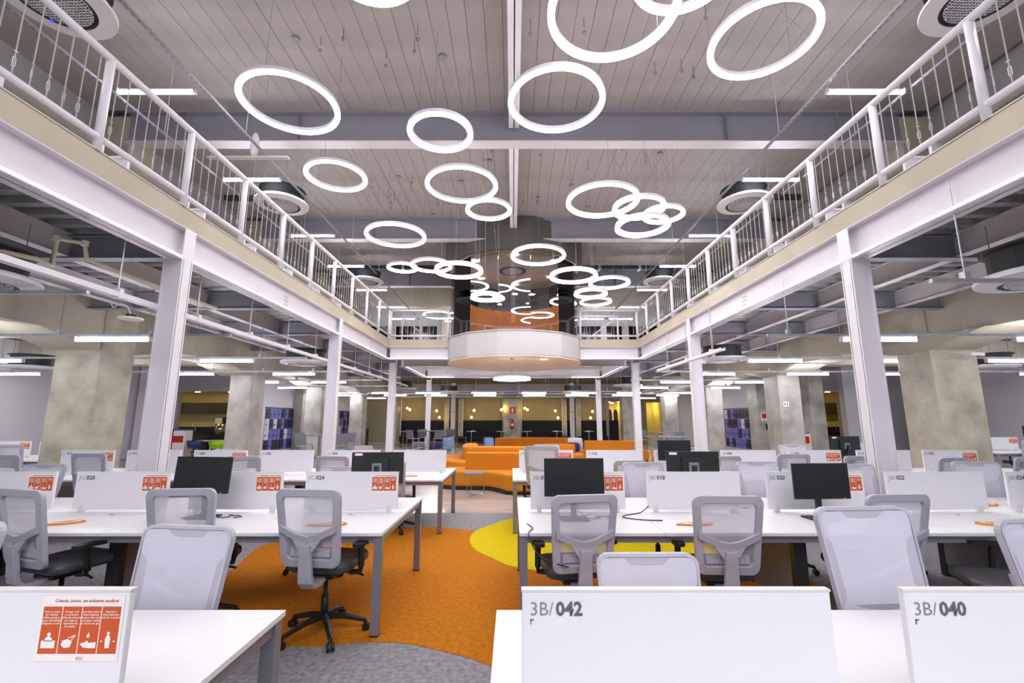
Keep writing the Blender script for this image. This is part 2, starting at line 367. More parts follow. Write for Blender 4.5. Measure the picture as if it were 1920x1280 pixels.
# lockers
def lockers(x, y0, n, face, lab, seed):
    rnd = random.Random(seed)
    t = thing('locker_bank', lab, 'lockers', (x, y0, 0))
    d = face
    B(min(0, -d*.45), max(0, -d*.45), 0, n*.335+.04, 0, 2.07).build('carcass', M['lockf'], t)
    B(min(0, -d*.46), max(d*.01, -d*.45), -.02, n*.335+.06, 2.07, 2.12).build('top_rail', M['black'], t)
    base = None
    for i in range(n):
        for j in range(4):
            mm = M['lock'][rnd.choice((0, 1, 2, 0, 1))]
            o = B(0, d*.025, .02+i*.335+.012, .02+i*.335+.323, .24+j*.4575+.01, .24+j*.4575+.4475).build('locker_door', mm, t)
            B(d*.025, d*.045, .02+i*.335+.05, .02+i*.335+.085, .24+j*.4575+.16, .24+j*.4575+.24).build('handle', M['blackp'], o)
            B(d*.025, d*.028, .02+i*.335+.17, .02+i*.335+.22, .24+j*.4575+.03, .24+j*.4575+.05).build('number_plate', M['print_w'], o)
lockers(-10.68, 19.9, 12, 1, 'blue, navy and white locker bank on the left wall, nearer one', 5)
lockers(-10.68, 28.4, 9, 1, 'blue, navy and white locker bank on the left wall, far one', 8)
lockers(10.88, 20.6, 10, -1, 'blue, navy and white locker bank on the right wall', 11)

# concrete columns lower + upper
def ccol(x0, x1, y, z0, z1, L, lab, m):
    o = B(x0, x1, y, y+L, z0, z1).build('concrete_column', m, bevel=.02)
    return struct(o, lab)
for k, y in enumerate(CY):
    nth = ['first', 'second', 'third', 'fourth'][k]
    ccol(-9.08 if k == 0 else -8.86, -8.17, y, 0, 4.05, .8, '%s bare concrete column on the left' % nth, M['concrete_warm'] if k == 0 else M['concrete'])
    ccol(8.30, 9.22 if k == 0 else 9.0, y, 0, 4.05, .8, '%s bare concrete column on the right' % nth, M['concrete_warm'] if k == 0 else M['concrete'])
    if k < 3:
        ccol(-9.0, -8.25, y, 4.37, 8.1, .7, '%s concrete column upstairs on the left' % nth, M['beamconc'])
        ccol(8.4, 9.15, y, 4.37, 8.1, .7, '%s concrete column upstairs on the right' % nth, M['beamconc'])
ccol(-10.7, -10.25, 22.4, 0, 4.05, .8, 'concrete pilaster interrupting the left lockers', M['concrete'])
ccol(10.3, 11.1, 19.3, 0, 4.05, .8, 'outer concrete column with the orange notice', M['concrete'])
ccol(11.5, 12.05, 17.7, 0, 4.05, .8, 'outer concrete column left of the right kitchen', M['concrete'])
ccol(6.75, 7.6, 28.2, 0, 4.05, .8, 'concrete column right of the yellow opening', M['concrete'])
ccol(-7.7, -7.1, 28.2, 0, 4.05, .8, 'concrete column left of the booths', M['concrete'])
# longitudinal concrete beams and haunches
for s in (-1, 1):
    a, b = (-9.1, -8.2) if s < 0 else (8.33, 9.2)
    m = MB().box(a, b, -6, 31.8, 3.2, 4.06)
    struct(m.build('concrete_beam', M['beamconc']), 'long concrete beam over the %s columns' % ('left' if s < 0 else 'right'))
    m = MB()
    for y in CY:
        q = Matrix(((0, 0, 1, 0), (1, 0, 0, 0), (0, 1, 0, 0), (0, 0, 0, 1)))
        m.prism([(y-1.2, 3.2), (y, 2.95), (y+.8, 2.95), (y+2.0, 3.2)], a+.01, b-.01, q)
        m.prism([(y-1.2, 3.2), (y, 2.95), (y+.8, 2.95), (y+2.0, 3.2)], a-.1, a, q)
    struct(m.build('beam_haunch', M['beamconc']), 'splayed haunches under the %s concrete beam' % ('left' if s < 0 else 'right'))
    for y in CY:
        a2, b2 = (-15.7, -9.1) if s < 0 else (9.2, 17.6)
        struct(B(a2, b2, y, y+.6, 3.3, 4.06).build('concrete_beam', M['beamconc']), 'cross concrete beam')
# lower ceiling beyond and deck
struct(B(-15.9, -9.1, -6, 19.3, 4.05, 4.3).build('ceiling_left_bay', M['darkwall']))
struct(B(9.2, 17.8, -6, 19.3, 4.05, 4.3).build('ceiling_right_bay', M['darkwall']))
struct(B(-10.8, 11.0, 24.1, 42, 4.0, 4.3).build('ceiling_rear_bay', M['darkwall']))
struct(B(-10.8, -9.1, 19.3, 24.1, 4.05, 4.3).build('ceiling_left_rear_bay', M['darkwall']))
struct(B(9.2, 11.0, 19.3, 24.1, 4.05, 4.3).build('ceiling_right_rear_bay', M['darkwall']))
def deck(x0, x1, y0, y1, nm):
    m = MB(); y = y0; P = []
    while y < y1:
        P += [(y, 4.1), (y+.12, 4.1), (y+.16, 4.035), (y+.26, 4.035), (y+.30, 4.1)]; y += .30
    n = len(m.v)
    for (yy, z) in P: m.v += [Vector((x0, yy, z)), Vector((x1, yy, z))]
    for i in range(len(P)-1):
        m.f.append((n+2*i, n+2*i+1, n+2*i+3, n+2*i+2))
    struct(m.build('ceiling_'+nm, M['deck']), 'ribbed metal deck under the mezzanine')
deck(-8.2, XL-.2, -4, 24.1, 'deck_left'); deck(XR+.2, 8.33, -4, 24.1, 'deck_right'); deck(XL, XR, YE+.1, 18.1, 'deck_bridge'); deck(XL, XR, 23.1, 24.2, 'deck_rear')
# slabs
def slab(x0, x1, y0, y1, nm): struct(B(x0, x1, y0, y1, 4.11, 4.37).build('floor_'+nm, M['slab']), 'mezzanine slab')
slab(-8.95, XL, -4, 25.4, 'mezzanine_left'); slab(XR, 9.1, -4, 25.4, 'mezzanine_right'); slab(XL, XR, YE, 18.1, 'bridge'); slab(XL, XR, 23.1, 25.4, 'mezzanine_rear')
# steel nosing on top edges
for (x0, x1, y0, y1) in ((XL-.02, XL+.012, -4, YE), (XR-.012, XR+.02, -4, YE), (XL, XR, YE-.012, YE+.02)):
    struct(B(x0, x1, y0, y1, 4.37, 4.382).build('trim_4', M['steeld']), 'thin metal edge strip on the slab')
# I-beams
def ibeam(axis, a0, a1, c, z0, z1, w=.2, m='beamw', lab='steel beam', t=.012):
    b = MB()
    if axis == 'Y':
        b.box(c-w/2, c+w/2, a0, a1, z0, z0+t); b.box(c-w/2, c+w/2, a0, a1, z1-t, z1); b.box(c-t/2, c+t/2, a0, a1, z0, z1)
    else:
        b.box(a0, a1, c-w/2, c+w/2, z0, z0+t); b.box(a0, a1, c-w/2, c+w/2, z1-t, z1); b.box(a0, a1, c-t/2, c+t/2, z0, z1)
    return struct(b.build('steel_beam', M[m]), lab)
ibeam('Y', -4, YE, XL-.1, 3.67, 4.11, .2, lab='white edge beam of the left mezzanine')
ibeam('Y', -4, YE, XR+.1, 3.67, 4.11, .2, lab='white edge beam of the right mezzanine')
ibeam('X', XL, XR, YE+.1, 3.67, 4.11, .2, lab='white front beam of the bridge')
ibeam('X', XL, XR, 18.0, 3.67, 4.11, .2, lab='white rear beam of the bridge')
ibeam('Y', 18.1, 23.1, XL-.1, 3.67, 4.11, .2, lab='white left beam of the rear opening')
ibeam('Y', 18.1, 23.1, XR+.1, 3.67, 4.11, .2, lab='white right beam of the rear opening')
ibeam('X', XL, XR, 23.2, 3.67, 4.11, .2, lab='white far beam of the rear opening')
for x in (-7.4, -5.95, 5.95, 7.45):
    ibeam('Y', -4, 24.1, x, 3.72, 4.04, .14, 'steeld', 'grey purlin beam under the mezzanine')
for y in (3.0, 5.82, 8.6, 11.36, 14.1, 16.9, 19.8, 22.6):
    ibeam('X', -8.2, XL-.1, y, 3.70, 4.02, .14, 'steelg', 'grey cross beam under the left mezzanine')
    ibeam('X', XR+.1, 8.33, y, 3.70, 4.02, .14, 'steelg', 'grey cross beam under the right mezzanine')
for s, x in ((1, XL), (-1, XR)):   # bolt groups on the edge beams
    g = MB()
    for y in (3.3, 8.6, 14.0):
        for i in range(3):
            for dy in (0, .09):
                g.tube([(x-s*.1, y+dy, 3.8+i*.08), (x-s*.1+s*.035, y+dy, 3.8+i*.08)], .014, 6)
    o = g.build('bolt_group', M['steeld']); o['kind'] = 'stuff'; o['label'] = 'bolt heads on the edge beam'
# LED strips
def strip(x0, x1, y0, y1, lab, z=3.684):
    t = thing('led_strip', lab, 'light strip'); B(x0, x1, y0, y1, z, z+.034).build('diffuser', M['strip'], t)
    B(x0-.004, x1+.004, y0-.004, y1+.004, z-.006, z).build('channel', M['steel'], t)
strip(XL-.018, XL+.004, -4, YE-.02, 'lit LED strip along the left mezzanine beam')
strip(XR-.004, XR+.018, -4, YE-.02, 'lit LED strip along the right mezzanine beam')
strip(XL, -2.3, YE-.02, YE+.002, 'lit LED strip on the bridge beam left of the drum')
strip(2.42, XR, YE-.02, YE+.002, 'lit LED strip on the bridge beam right of the drum')
strip(XL-.004, XL+.018, 18.1, 23.1, 'lit LED strip along the left side of the rear opening')
strip(XR-.018, XR+.004, 18.1, 23.1, 'lit LED strip along the right side of the rear opening')
strip(XL, -1.9, 18.1, 18.13, 'lit LED strip behind the drum on the left')
strip(1.95, XR, 18.1, 18.13, 'lit LED strip behind the drum on the right')
strip(XL, -3.0, 23.07, 23.1, 'short lit LED strip at the far left corner of the rear opening')
strip(3.0, XR, 23.07, 23.1, 'short lit LED strip at the far right corner of the rear opening')
# H columns
def hcol(x, y, s, lab, ztop=4.11):
    b = MB(); w = .25
    xi, xo = x, x-s*w
    b.box(min(xi, xi-s*.014), max(xi, xi-s*.014), y, y+.2, 0, ztop)
    b.box(min(xo, xo+s*.014), max(xo, xo+s*.014), y, y+.2, 0, 3.67)
    b.box(min(xi, xo), max(xi, xo), y+.022, y+.03, 0, 3.67); b.box(min(xi, xo), max(xi, xo), y+.17, y+.178, 0, 3.67)
    struct(b.build('steel_column', M['steel']), lab)
for y, n in ((5.72, 'first'), (11.22, 'second'), (16.85, 'third'), (24.3, 'fourth')):
    hcol(XL+.006, y, 1, '%s white steel H column on the left' % n); hcol(XR-.006, y, -1, '%s white steel H column on the right' % n)
# upper walls
struct(B(-9.15, -8.95, -4, 25.4, 4.37, 8.3).build('wall_upper_left', M['wallg']))
struct(B(9.1, 9.3, -4, 25.4, 4.37, 8.3).build('wall_upper_right', M['wallg']))
struct(B(-9.0, 9.2, 25.4, 25.6, 4.3, 8.4).build('wall_upper_back', M['wall']))
struct(B(-9.0, 9.2, 22.3, 22.8, 7.2, 8.2).build('concrete_beam', M['beamconc']), 'upstairs rear concrete beam')
for k, (x0, x1) in enumerate([(-8.3, -6.9), (-6.6, -5.3), (-5.1, -4.3), (-3.2, -1.7), (1.6, 2.9), (3.4, 5.0), (5.3, 6.2), (6.6, 8.2)]):
    fr = struct(B(x0-.06, x1+.06, 25.36, 25.4, 4.7, 6.86).build('window_%d' % (k+2), M['white']), 'dark upstairs window')
    B(x0, x1, 25.34, 25.36, 4.76, 6.8).build('pane', M['dark'], fr)
    B((x0+x1)/2-.02, (x0+x1)/2+.02, 25.32, 25.34, 4.76, 6.8).build('mullion', M['steeld'], fr)
for x in (-3.9, 3.0): ccol(x, x+.55, 24.5, 4.37, 8.0, .5, 'concrete column upstairs by the rear windows', M['beamconc'])
text('wall_lettering', 'C·1', .45, M['ink'], None, (-4.1+.0, 25.35, 5.6), bold=.01)
bpy.data.objects['wall_lettering'].location = (-3.75-.9, 25.3, 5.5)
tag(bpy.data.objects['wall_lettering'], 'dark lettering on the upstairs rear wall', 'sign')

# ================================================================== CEILING
ceil = struct(B(-9.1, 9.2, -4, 25.5, 8.24, 8.3).build('ceiling', M['steelg']))
ym = [-.3]+CY[:3]+[25.4]
for b in range(4):
    y0 = ym[b]+.12; y1 = ym[b+1]-.12 if b < 3 else 25.3
    p = MB().box(-.148, .148, y0, y1, 8.15, 8.2).build('plank', M['plank'], ceil)
    p.location = (-8.8, 0, 0)
    for i in range(1, 59):
        x = -8.8+i*.303
        pass
        q = p.copy(); C.objects.link(q); q.location = (x, 0, random.uniform(-.006, .006))
for y, n in zip(CY[:3]+[3.6], ('first', 'second', 'third', 'front')):
    if n == 'front': continue
    b = MB(); b.box(-8.3, 8.4, y-.14, y+.14, 7.43, 7.455); b.box(-8.3, 8.4, y-.01, y+.01, 7.43, 8.24); b.box(-8.3, 8.4, y-.14, y+.14, 8.1, 8.15)
    for x in [-7, -4.6, 4.6, 7]: b.box(x-.006, x+.006, y-.13, y+.13, 7.45, 8.1)
    struct(b.build('roof_beam', M['steelg']), '%s deep roof beam across the hall' % n)
    struct(B(-8.3, 8.4, y-.145, y+.145, 7.418, 7.432).build('trim_5', M['steeld']), 'pale bottom flange of the roof beam')
for a, b_ in ((-.3, CY[0]-.14), (CY[0]+.14, CY[1]-.14), (CY[1]+.14, CY[2]-.14), (CY[2]+.14, 25)):
    m = MB(); m.box(-.08, .14, a, b_, 7.72, 7.745); m.box(.02, .04, a, b_, 7.72, 8.2)
    struct(m.build('roof_beam', M['steel']), 'pale central roof purlin')
# black duct run across the rear ceiling
for k, (a, b_) in enumerate([(-6.6, -2.7), (2.8, 6.6)]):
    t = thing('cable_duct', 'long black duct across the rear ceiling, %s of the drum' % ('left' if k == 0 else 'right'), 'duct')
    B(a, b_, 17.3, 17.6, 7.48, 7.62).build('duct_body', M['acbody'], t)
    for x in (a+.6, a+2.2, b_-.2): B(x, x+.1, 17.28, 17.62, 7.46, 7.64).build('bracket', M['galv'], t)
# suspended rails upstairs
for x, lb in ((-4.9, 'inner left'), (-6.4, 'outer left'), (4.9, 'inner right'), (6.3, 'outer right')):
    t = thing('perforated_rail', '%s hanging perforated steel rail under the roof' % lb, 'rail')
    B(x-.02, x+.02, .5, 23.3, 6.74, 6.78).build('channel', M['steelg'], t)
    g = MB()
    for i in range(180):
        y = 1.5+i*.1
        g.box(x-.012, x+.012, y, y+.045, 6.738, 6.7405)
    o = g.build('slot', M['galv'], t); o['kind'] = 'stuff'
    for y in (2, 4.8, 7.6, 10.4, 13.2, 16, 18.8, 21.6): MB().tube([(x, y, 6.78), (x, y, 8.2)], .006, 5).build('threaded_rod', M['steeld'], t)
# ---------- linear lamps
lamp0 = thing('linear_lamp', 'x', 'lamp', (0, 0, -50))
B(-.6, .6, -.012, .012, .03, .075).build('housing', M['steelg'], lamp0)
B(-.6, .6, -.026, .026, .0, .028).build('lit_tube', M['tube'], lamp0)
B(-.62, -.6, -.035, .035, -.01, .075).build('end_cap', M['steeld'], lamp0); B(.6, .62, -.035, .035, -.01, .075).build('end_cap', M['steeld'], lamp0)
register(lamp0); first = True
used = [False]
def lamp(x, y, z, lab, grp):
    if not used[0]:
        used[0] = True; lamp0.location = (x, y, z); lamp0['label'] = lab; lamp0['group'] = grp; return
    dup(lamp0, (x, y, z), 0, lab, grp)
UP = [(3.6, 0), (6.45, 1), (9.14, 2), (12.2, 3), (14.8, 4), (17.67, 5), (20.5, 6), (23.0, 7)]
ords = ['nearest', 'second', 'third', 'fourth', 'fifth', 'sixth', 'seventh', 'eighth']
for y, i in UP:
    lamp(-5.65, y, 6.69, '%s lit tube lamp upstairs on the left rails' % ords[i], 'upstairs tube lamps')
    lamp(5.6, y, 6.69, '%s lit tube lamp upstairs on the right rails' % ords[i], 'upstairs tube lamps')
lamp(4.1, 23.0, 6.69, 'lit tube lamp upstairs just right of the drum', 'upstairs tube lamps')
lamp(-3.0, 23.6, 6.69, 'lit tube lamp upstairs just left of the drum', 'upstairs tube lamps')
LOW = {4.35: [8.8, 11.5, 14.2], 4.77: [-14.2, -11.5, -8.8], 7.3: [-14.4, -11.8, -9.05, -6.5, 5.96, 8.78, 11.5, 14.2], 10.1: [-14.1, -11.55, -9.1, -6.38, 5.86, 8.8, 11.2, 13.8, 16.2], 13.1: [-14.2, -11.8, -9.2, -6.3, 5.8, 8.5, 10.7, 12.8, 15.2], 16.0: [-8.8, -6.45, 5.8, 8.4], 18.9: [-9.1, 5.83, 8.8],  # nearest rows and outermost lamps put in off-frame to brighten the side walls
       22.6: [-8.8, -6.35, -4.18, -1.42, 1.05, 3.53, 5.75, 8.3], 24.8: [-9.0, -6.35, -4.15, -1.5, 1.17, 3.5, 6.0, 8.4], 28.2: [-8.4, 8.2]}
rown = {4.35: 'added', 4.77: 'added', 7.3: 'front', 10.1: 'second', 13.1: 'third', 16.0: 'fourth', 18.9: 'fifth', 22.6: 'sixth', 24.8: 'seventh', 28.2: 'last'}
for y, xs in LOW.items():
    for i, x in enumerate(xs):
        side = 'left' if x < 0 else 'right'
        n = sorted([v for v in xs if (v < 0) == (x < 0)], key=abs).index(x)
        lamp(x, y, 2.85, '%s tube lamp out from the centre, %s side, %s downstairs lamp row' % ((ords+['ninth'])[n] if n else 'first', side, rown[y]), 'downstairs tube lamps')
    # support channels carrying the lamps
    for s in (-1, 1):
        v = [q for q in xs if q*s > 0]
        if not v: continue
        a, b_ = (4.15, max(v)+.6) if s > 0 else (min(v)-.6, -4.6)
        if y > 20: a, b_ = (0, max(v)+.6) if s > 0 else (min(v)-.6, 0)
        t = thing('strut_channel', 'galvanised strut carrying the %s lamp row on the %s' % (rown[y], 'right' if s > 0 else 'left'), 'strut')
        B(a, b_, y-.02, y+.02, 2.93, 2.97).build('channel', M['galv'], t)
        x = a+.35
        while x < b_:
            MB().tube([(x, y, 2.97), (x, y, 4.0)], .007, 5).build('threaded_rod', M['galv'], t); B(x-.03, x+.03, y-.03, y+.03, 2.95, 3.04).build('bracket', M['galv'], t); x += 1.45
# cable trays
def tray(x, y0, y1, z, lab, m='steel'):
    t = thing('cable_tray', lab, 'cable tray')
    b = MB(); b.box(x-.04, x+.04, y0, y1, z, z+.006); b.box(x-.045, x-.038, y0, y1, z, z+.06); b.box(x+.038, x+.045, y0, y1, z, z+.06); b.build('channel', M[m], t)
    y = y0+.5
    while y < y1:
        MB().tube([(x, y, z+.06), (x, y, 4.02)], .009, 6).build('threaded_rod', M['galv'], t); B(x-.05, x+.05, y-.03, y+.03, z-.01, z+.1).build('bracket', M['steel'], t); y += 1.35
tray(-4.62, .6, 20.0, 3.0, 'long white cable tray hanging inside the left mezzanine edge')
tray(4.12, 8.8, 12.8, 2.92, 'short white cable tray hanging by the second right column')
# cream pipe
t = thing('drain_pipe', 'cream drain pipe with a raised loop under the left mezzanine', 'pipe')
P = [(-5.5, 4.2, 3.32), (-5.2, 4.75, 3.32), (-5.18, 4.9, 3.3), (-5.18, 4.9, 3.62), (-5.0, 5.05, 3.62), (-5.0, 5.1, 3.45), (-4.95, 5.3, 3.42), (-4.95, 7.4, 3.42)]
MB().tube(P, .028, 10).build('pipe_run', M['cream'], t, smooth=True)
for q in (3, 4): MB().tube([(P[q][0], P[q][1], P[q][2]-.03), (P[q][0], P[q][1], P[q][2]+.03)], .036, 10).build('elbow', M['cream'], t)
t = thing('pendant_disc_lamp', 'small white disc lamp hanging off a strut left of the first column', 'lamp', (-4.38, 5.1, 2.72))
MB().lathe([(.001, 0), (.11, 0), (.12, .01), (.12, .02), (.001, .03)], 28, closed=False).build('disc', M['white'], t); MB().disc((0, 0), .05, .03, .06, 14).build('neck', M['black'], t)
MB().tube([(.0, 0, .06), (-.06, 0, .16), (-.14, 0, .19), (-.22, 0, .14), (-.26, 0, .2)], .006, 6).build('cord', M['steeld'], t)
# ---------- round AC cassettes
ac0 = thing('round_air_conditioner', 'x', 'air conditioner', (0, 0, -60))
MB().lathe([(.40, -.03), (.58, 0), (.585, .03), (.56, .06), (.38, .06)], 48).build('panel_ring', M['acw'], ac0, smooth=False)
MB().lathe([(.345, -.0), (.405, -.022), (.405, .03), (.345, .03)], 40).build('air_slot', M['acslot'], ac0)
MB().lathe([(.001, -.045), (.33, -.035), (.35, -.02), (.35, .02), (.001, .02)], 40, closed=False).build('centre_grille', M['perf'], ac0)
MB().disc((0, 0), .45, .055, .33, 32).build('body', M['acbody'], ac0)
MB().disc((0, 0), .5, .33, .35, 32).build('top_plate', M['acbody'], ac0)
MB().disc((.28, -.25), .016, -.046, -.02, 10).build('indicator', M['led_b'], ac0)
B(.4, 1.35, -.06, .06, .12, .22).build('duct_arm', M['acbody'], ac0)
for a in (0, 1, 2, 3): MB().tube([(.4*math.cos(a*PI/2+.6), .4*math.sin(a*PI/2+.6), .3), (.4*math.cos(a*PI/2+.6), .4*math.sin(a*PI/2+.6), 1.0)], .006, 5).build('threaded_rod', M['steelg'], ac0)
register(ac0)
ACS = [(-5.5, 4.7, 6.55, 'nearest round ceiling cassette upstairs on the left'), (5.6, 4.65, 6.55, 'nearest round ceiling cassette upstairs on the right'), (-5.42, 10.0, 6.56, 'round ceiling cassette upstairs left, by the second tube lamp'), (5.42, 9.95, 6.56, 'round ceiling cassette upstairs right, by the second tube lamp'),
       (-5.3, 15.95, 6.52, 'far round ceiling cassette upstairs on the left'), (5.35, 15.95, 6.52, 'far round ceiling cassette upstairs on the right'),
       (-5.25, 11.45, 2.98, 'round cassette under the left mezzanine beside the second column'), (5.4, 11.6, 3.08, 'round cassette under the right mezzanine beside the second column'),
       (-5.75, 4.6, 3.04, 'round cassette at the left picture edge under the mezzanine'), (5.6, 4.55, 3.04, 'round cassette at the right picture edge under the mezzanine'),
       (-12.6, 11.9, 2.9, 'round cassette over the far left desks'), (12.3, 11.7, 2.9, 'round cassette over the far right desks'), (-5.1, 21.3, 2.98, 'round cassette beside the third left column'), (4.9, 19.3, 2.98, 'round cassette beside the third right column'),
       (-3.6, 25.9, 3.1, 'dark bodied cassette in the rear ceiling, left'), (3.4, 25.9, 3.1, 'dark bodied cassette in the rear ceiling, right')]
for i, (x, y, z, lb) in enumerate(ACS):
    rz = PI if x < 0 and i % 2 == 0 else 0
    if i == 0: ac0.location = (x, y, z); ac0['label'] = lb; ac0['group'] = 'round air conditioners'; ac0.rotation_euler = (0, 0, rz)
    else:
        q = dup(ac0, (x, y, z), rz, lb, 'round air conditioners')
        for c in list(q.children):
            if c.name.startswith('indicator') or (c.name.startswith('duct_arm') and not 2 <= i <= 5): bpy.data.objects.remove(c)
            elif z < 4 and c.name.startswith('threaded_rod'): c.scale = (1, 1, .72)
# ---------- ring pendants
RN = [(-3.78, 6.94, 6.84, 1.6, 'large lit ring high on the left near the first lamps'), (-1.28, 7.34, 6.58, 1.15, 'lit ring just left of the central purlin'), (-3.84, 9.16, 6.78, 1.3, 'lit ring on the left above the first ceiling beam line'),
      (-1.13, 9.4, 6.7, 1.6, 'wide lit ring overlapping a smaller one left of centre'), (-.6, 10.72, 6.75, 1.15, 'small lit ring touching the wide ring left of centre'), (.73, 6.8, 6.78, 1.6, 'large lit ring right across the central purlin'),
      (3.68, 5.85, 7.05, 1.51, 'large steeply seen lit ring at the upper right'), (1.28, 5.0, 6.7, 1.66, 'huge lit ring cut by the top edge of the picture'), (-1.7, 4.55, 6.95, 1.25, 'lit ring mostly above the top edge, left of centre'),
      (2.1, 4.7, 7.0, 1.3, 'lit ring barely showing at the top edge, right of centre'),
      (-3.12, 11.51, 6.4, 1.6, 'wide lit ring on the left below the second beam'), (-3.66, 14.49, 6.53, 1.0, 'smallest ring of the left trio by the drum'), (-2.58, 13.83, 6.37, 1.3, 'middle ring of the left trio by the drum'),
      (-1.45, 11.77, 5.51, 1.3, 'rightmost ring of the left trio, in front of the drum'), (-.69, 11.5, 4.7, .8, 'little lit ring in front of the drum glass on the left'), (.75, 12.7, 6.28, 1.6, 'lit ring in front of the tan drum soffit'),
      (1.67, 11.96, 5.42, 1.3, 'lit ring in front of the right edge of the drum'), (3.09, 14.01, 5.85, 1.3, 'lit ring right of the drum'), (2.36, 13.3, 5.3, 1.0, 'small lit ring low at the right edge of the drum'),
      (3.16, 16.8, 5.97, 1.2, 'lower lit ring hanging behind the small one, right of the drum'), (2.0, 9.44, 6.34, 1.6, 'largest ring of the right cluster of four'), (2.78, 9.36, 6.14, 1.15, 'second ring of the right cluster of four'),
      (3.68, 10.41, 6.48, 1.0, 'rightmost ring of the right cluster of four'), (2.8, 9.25, 5.67, 1.15, 'lowest ring of the right cluster of four'), (-3.6, 21.75, 6.6, 1.6, 'lit ring far back above the left bridge railing'),
      (-.02, 14.7, 2.85, 1.2, 'lit ring hanging under the drum')]
for (x, y, z, D, lb) in RN:
    r = D/2; zt = 4.05 if z < 4 else 8.14
    if lb.endswith('under the drum'): zt = 3.55
    t = thing('ring_pendant', lb, 'ring lamp', (x, y, z), 0, 'suspended ring lamps')
    MB().lathe([(r-.085, .02), (r, .02), (r, .09), (r-.085, .09)], 64).build('housing', M['steel'], t, smooth=False)
    MB().lathe([(r-.088, 0), (r+.003, 0), (r+.003, .022), (r-.088, .022)], 64).build('diffuser', M['ring'], t)
    for a in (0.5, 2.6, 4.7):
        MB().tube([((r-.04)*math.cos(a), (r-.04)*math.sin(a), .085), ((r-.04)*math.cos(a), (r-.04)*math.sin(a), zt-z)], .003, 4).build('suspension_wire', M['steelg'], t)
    MB().disc((0, 0), .07, zt-z-.03, zt-z, 14).build('ceiling_rose', M['steelg'], t)
    MB().tube([(0, 0, zt-z-.03), (.1, .03, zt-z-.25), (r-.04, 0, .085)] if z > 4 else [(0, 0, zt-z-.03), (r-.04, 0, .085)], .0025, 4).build('power_cord', M['steelg'], t)

# ================================================================== RAILINGS
cab0 = MB().tube([(0, 0, 0), (0, 0, .9)], .0055, 6).build('cable', M['inklight'])
tb = MB(); tb.tube([(0, 0, .07), (.012, 0, .09), (.012, 0, .16), (0, 0, .18)], .004, 4); tb.tube([(0, 0, .07), (-.012, 0, .09), (-.012, 0, .16), (0, 0, .18)], .004, 4); tb.box(-.016, .016, -.005, .005, .225, .231)
tb0 = tb.build('turnbuckle', M['galv'], cab0)
def railing(p0, p1, posts, lab, ncab=8, dup_cables=True, top=5.45, low=4.52):
    t = thing('railing', lab, 'railing'); p0 = Vector(p0); p1 = Vector(p1); d = (p1-p0).normalized()
    MB().tube([(*p0.xy, top), (*p1.xy, top)], .042, 14).build('top_rail', M['steel'], t, smooth=True)
    MB().tube([(*p0.xy, low), (*p1.xy, low)], .036, 14).build('bottom_rail', M['steel'], t, smooth=True)
    for k, s in enumerate(posts):
        q = p0+d*s
        MB().tube([(q.x, q.y, 4.37), (q.x, q.y, top)], .042, 14).build('post', M['steel'], t, smooth=True)
        if k < len(posts)-1:
            g = posts[k+1]-s
            for j in range(ncab):
                c = p0+d*(s+g*(j+.75)/(ncab+.5))
                n = cab0.copy(); C.objects.link(n); n.parent = t; n.location = (c.x, c.y, low+.03); n.rotation_euler = (0, 0, random.random()*3)
                m = tb0.copy(); C.objects.link(m); m.parent = n
    return t
railing((XL-.01, .6, 0), (XL-.01, YE+.06, 0), [4.36-.6-1.26*2, 4.36-.6-1.26]+[4.36-.6+1.265*i for i in range(10)], 'long white steel and cable railing on the left mezzanine edge')
railing((XR+.01, .5, 0), (XR+.01, YE+.06, 0), [3.87-.5-1.22*2, 3.87-.5-1.22]+[3.87-.5+1.215*i for i in range(11)], 'long white steel and cable railing on the right mezzanine edge')
railing((XL-.01, YE+.06, 0), (-2.28, YE+.06, 0), [0, 2.07], 'short railing on the bridge left of the drum', 10)
railing((2.42, YE+.06, 0), (XR+.01, YE+.06, 0), [0, 2.05], 'short railing on the bridge right of the drum', 10)
bpy.data.objects.remove(tb0); bpy.data.objects.remove(cab0)
for s, lab in ((-1, 'sloping stair railing upstairs left of the drum'), (1, 'sloping stair railing upstairs right of the drum')):
    t = thing('stair_railing', lab, 'railing')
    xa, xb, xc = (-4.45, -2.35, -3.55) if s < 0 else (4.25, 2.4, 3.1)
    MB().tube([(xa, 18.0, 5.7), (xb, 18.0, 5.7)], .035, 10).build('top_rail', M['steel'], t)
    MB().tube([(xa, 18.0, 5.66), (xc+s*-.5, 18.6, 4.5)], .03, 10).build('sloping_rail', M['steel'], t)
    for i, (x, z1) in enumerate([(xa, 5.7), (xa-s*.45, 5.3), (xa-s*.85, 4.9)]):
        MB().tube([(x, 18.02+i*.2, 4.37-i*.1), (x, 18.02+i*.2, z1)], .035, 10).build('post', M['steel'], t)
# upstairs desks seen under the bottom rail
ud = thing('upstairs_desk', 'x', 'desk', (0, 0, -70))
B(-.4, .4, -.62, .62, .7, .725).build('tabletop', M['white'], ud); B(-.4, .4, -.6, -.56, 0, .7).build('leg', M['steel'], ud); B(-.4, .4, .56, .6, 0, .7).build('leg', M['steel'], ud); B(-.2, .2, -.5, .5, .58, .66).build('cable_box', M['black'], ud)
register(ud); fl = True
for s, X in ((-1, -5.6), (1, 5.7)):
    for i in range(9):
        y = 1.6+i*1.55; lb = 'white desk upstairs behind the %s railing, %s from the front' % ('left' if s < 0 else 'right', (ords+['ninth'])[i] if i else 'first')
        if fl: ud.location = (X, y, 4.37); ud['label'] = lb; ud['group'] = 'desks upstairs'; fl = False
        else: dup(ud, (X, y, 4.37), 0, lb, 'desks upstairs')

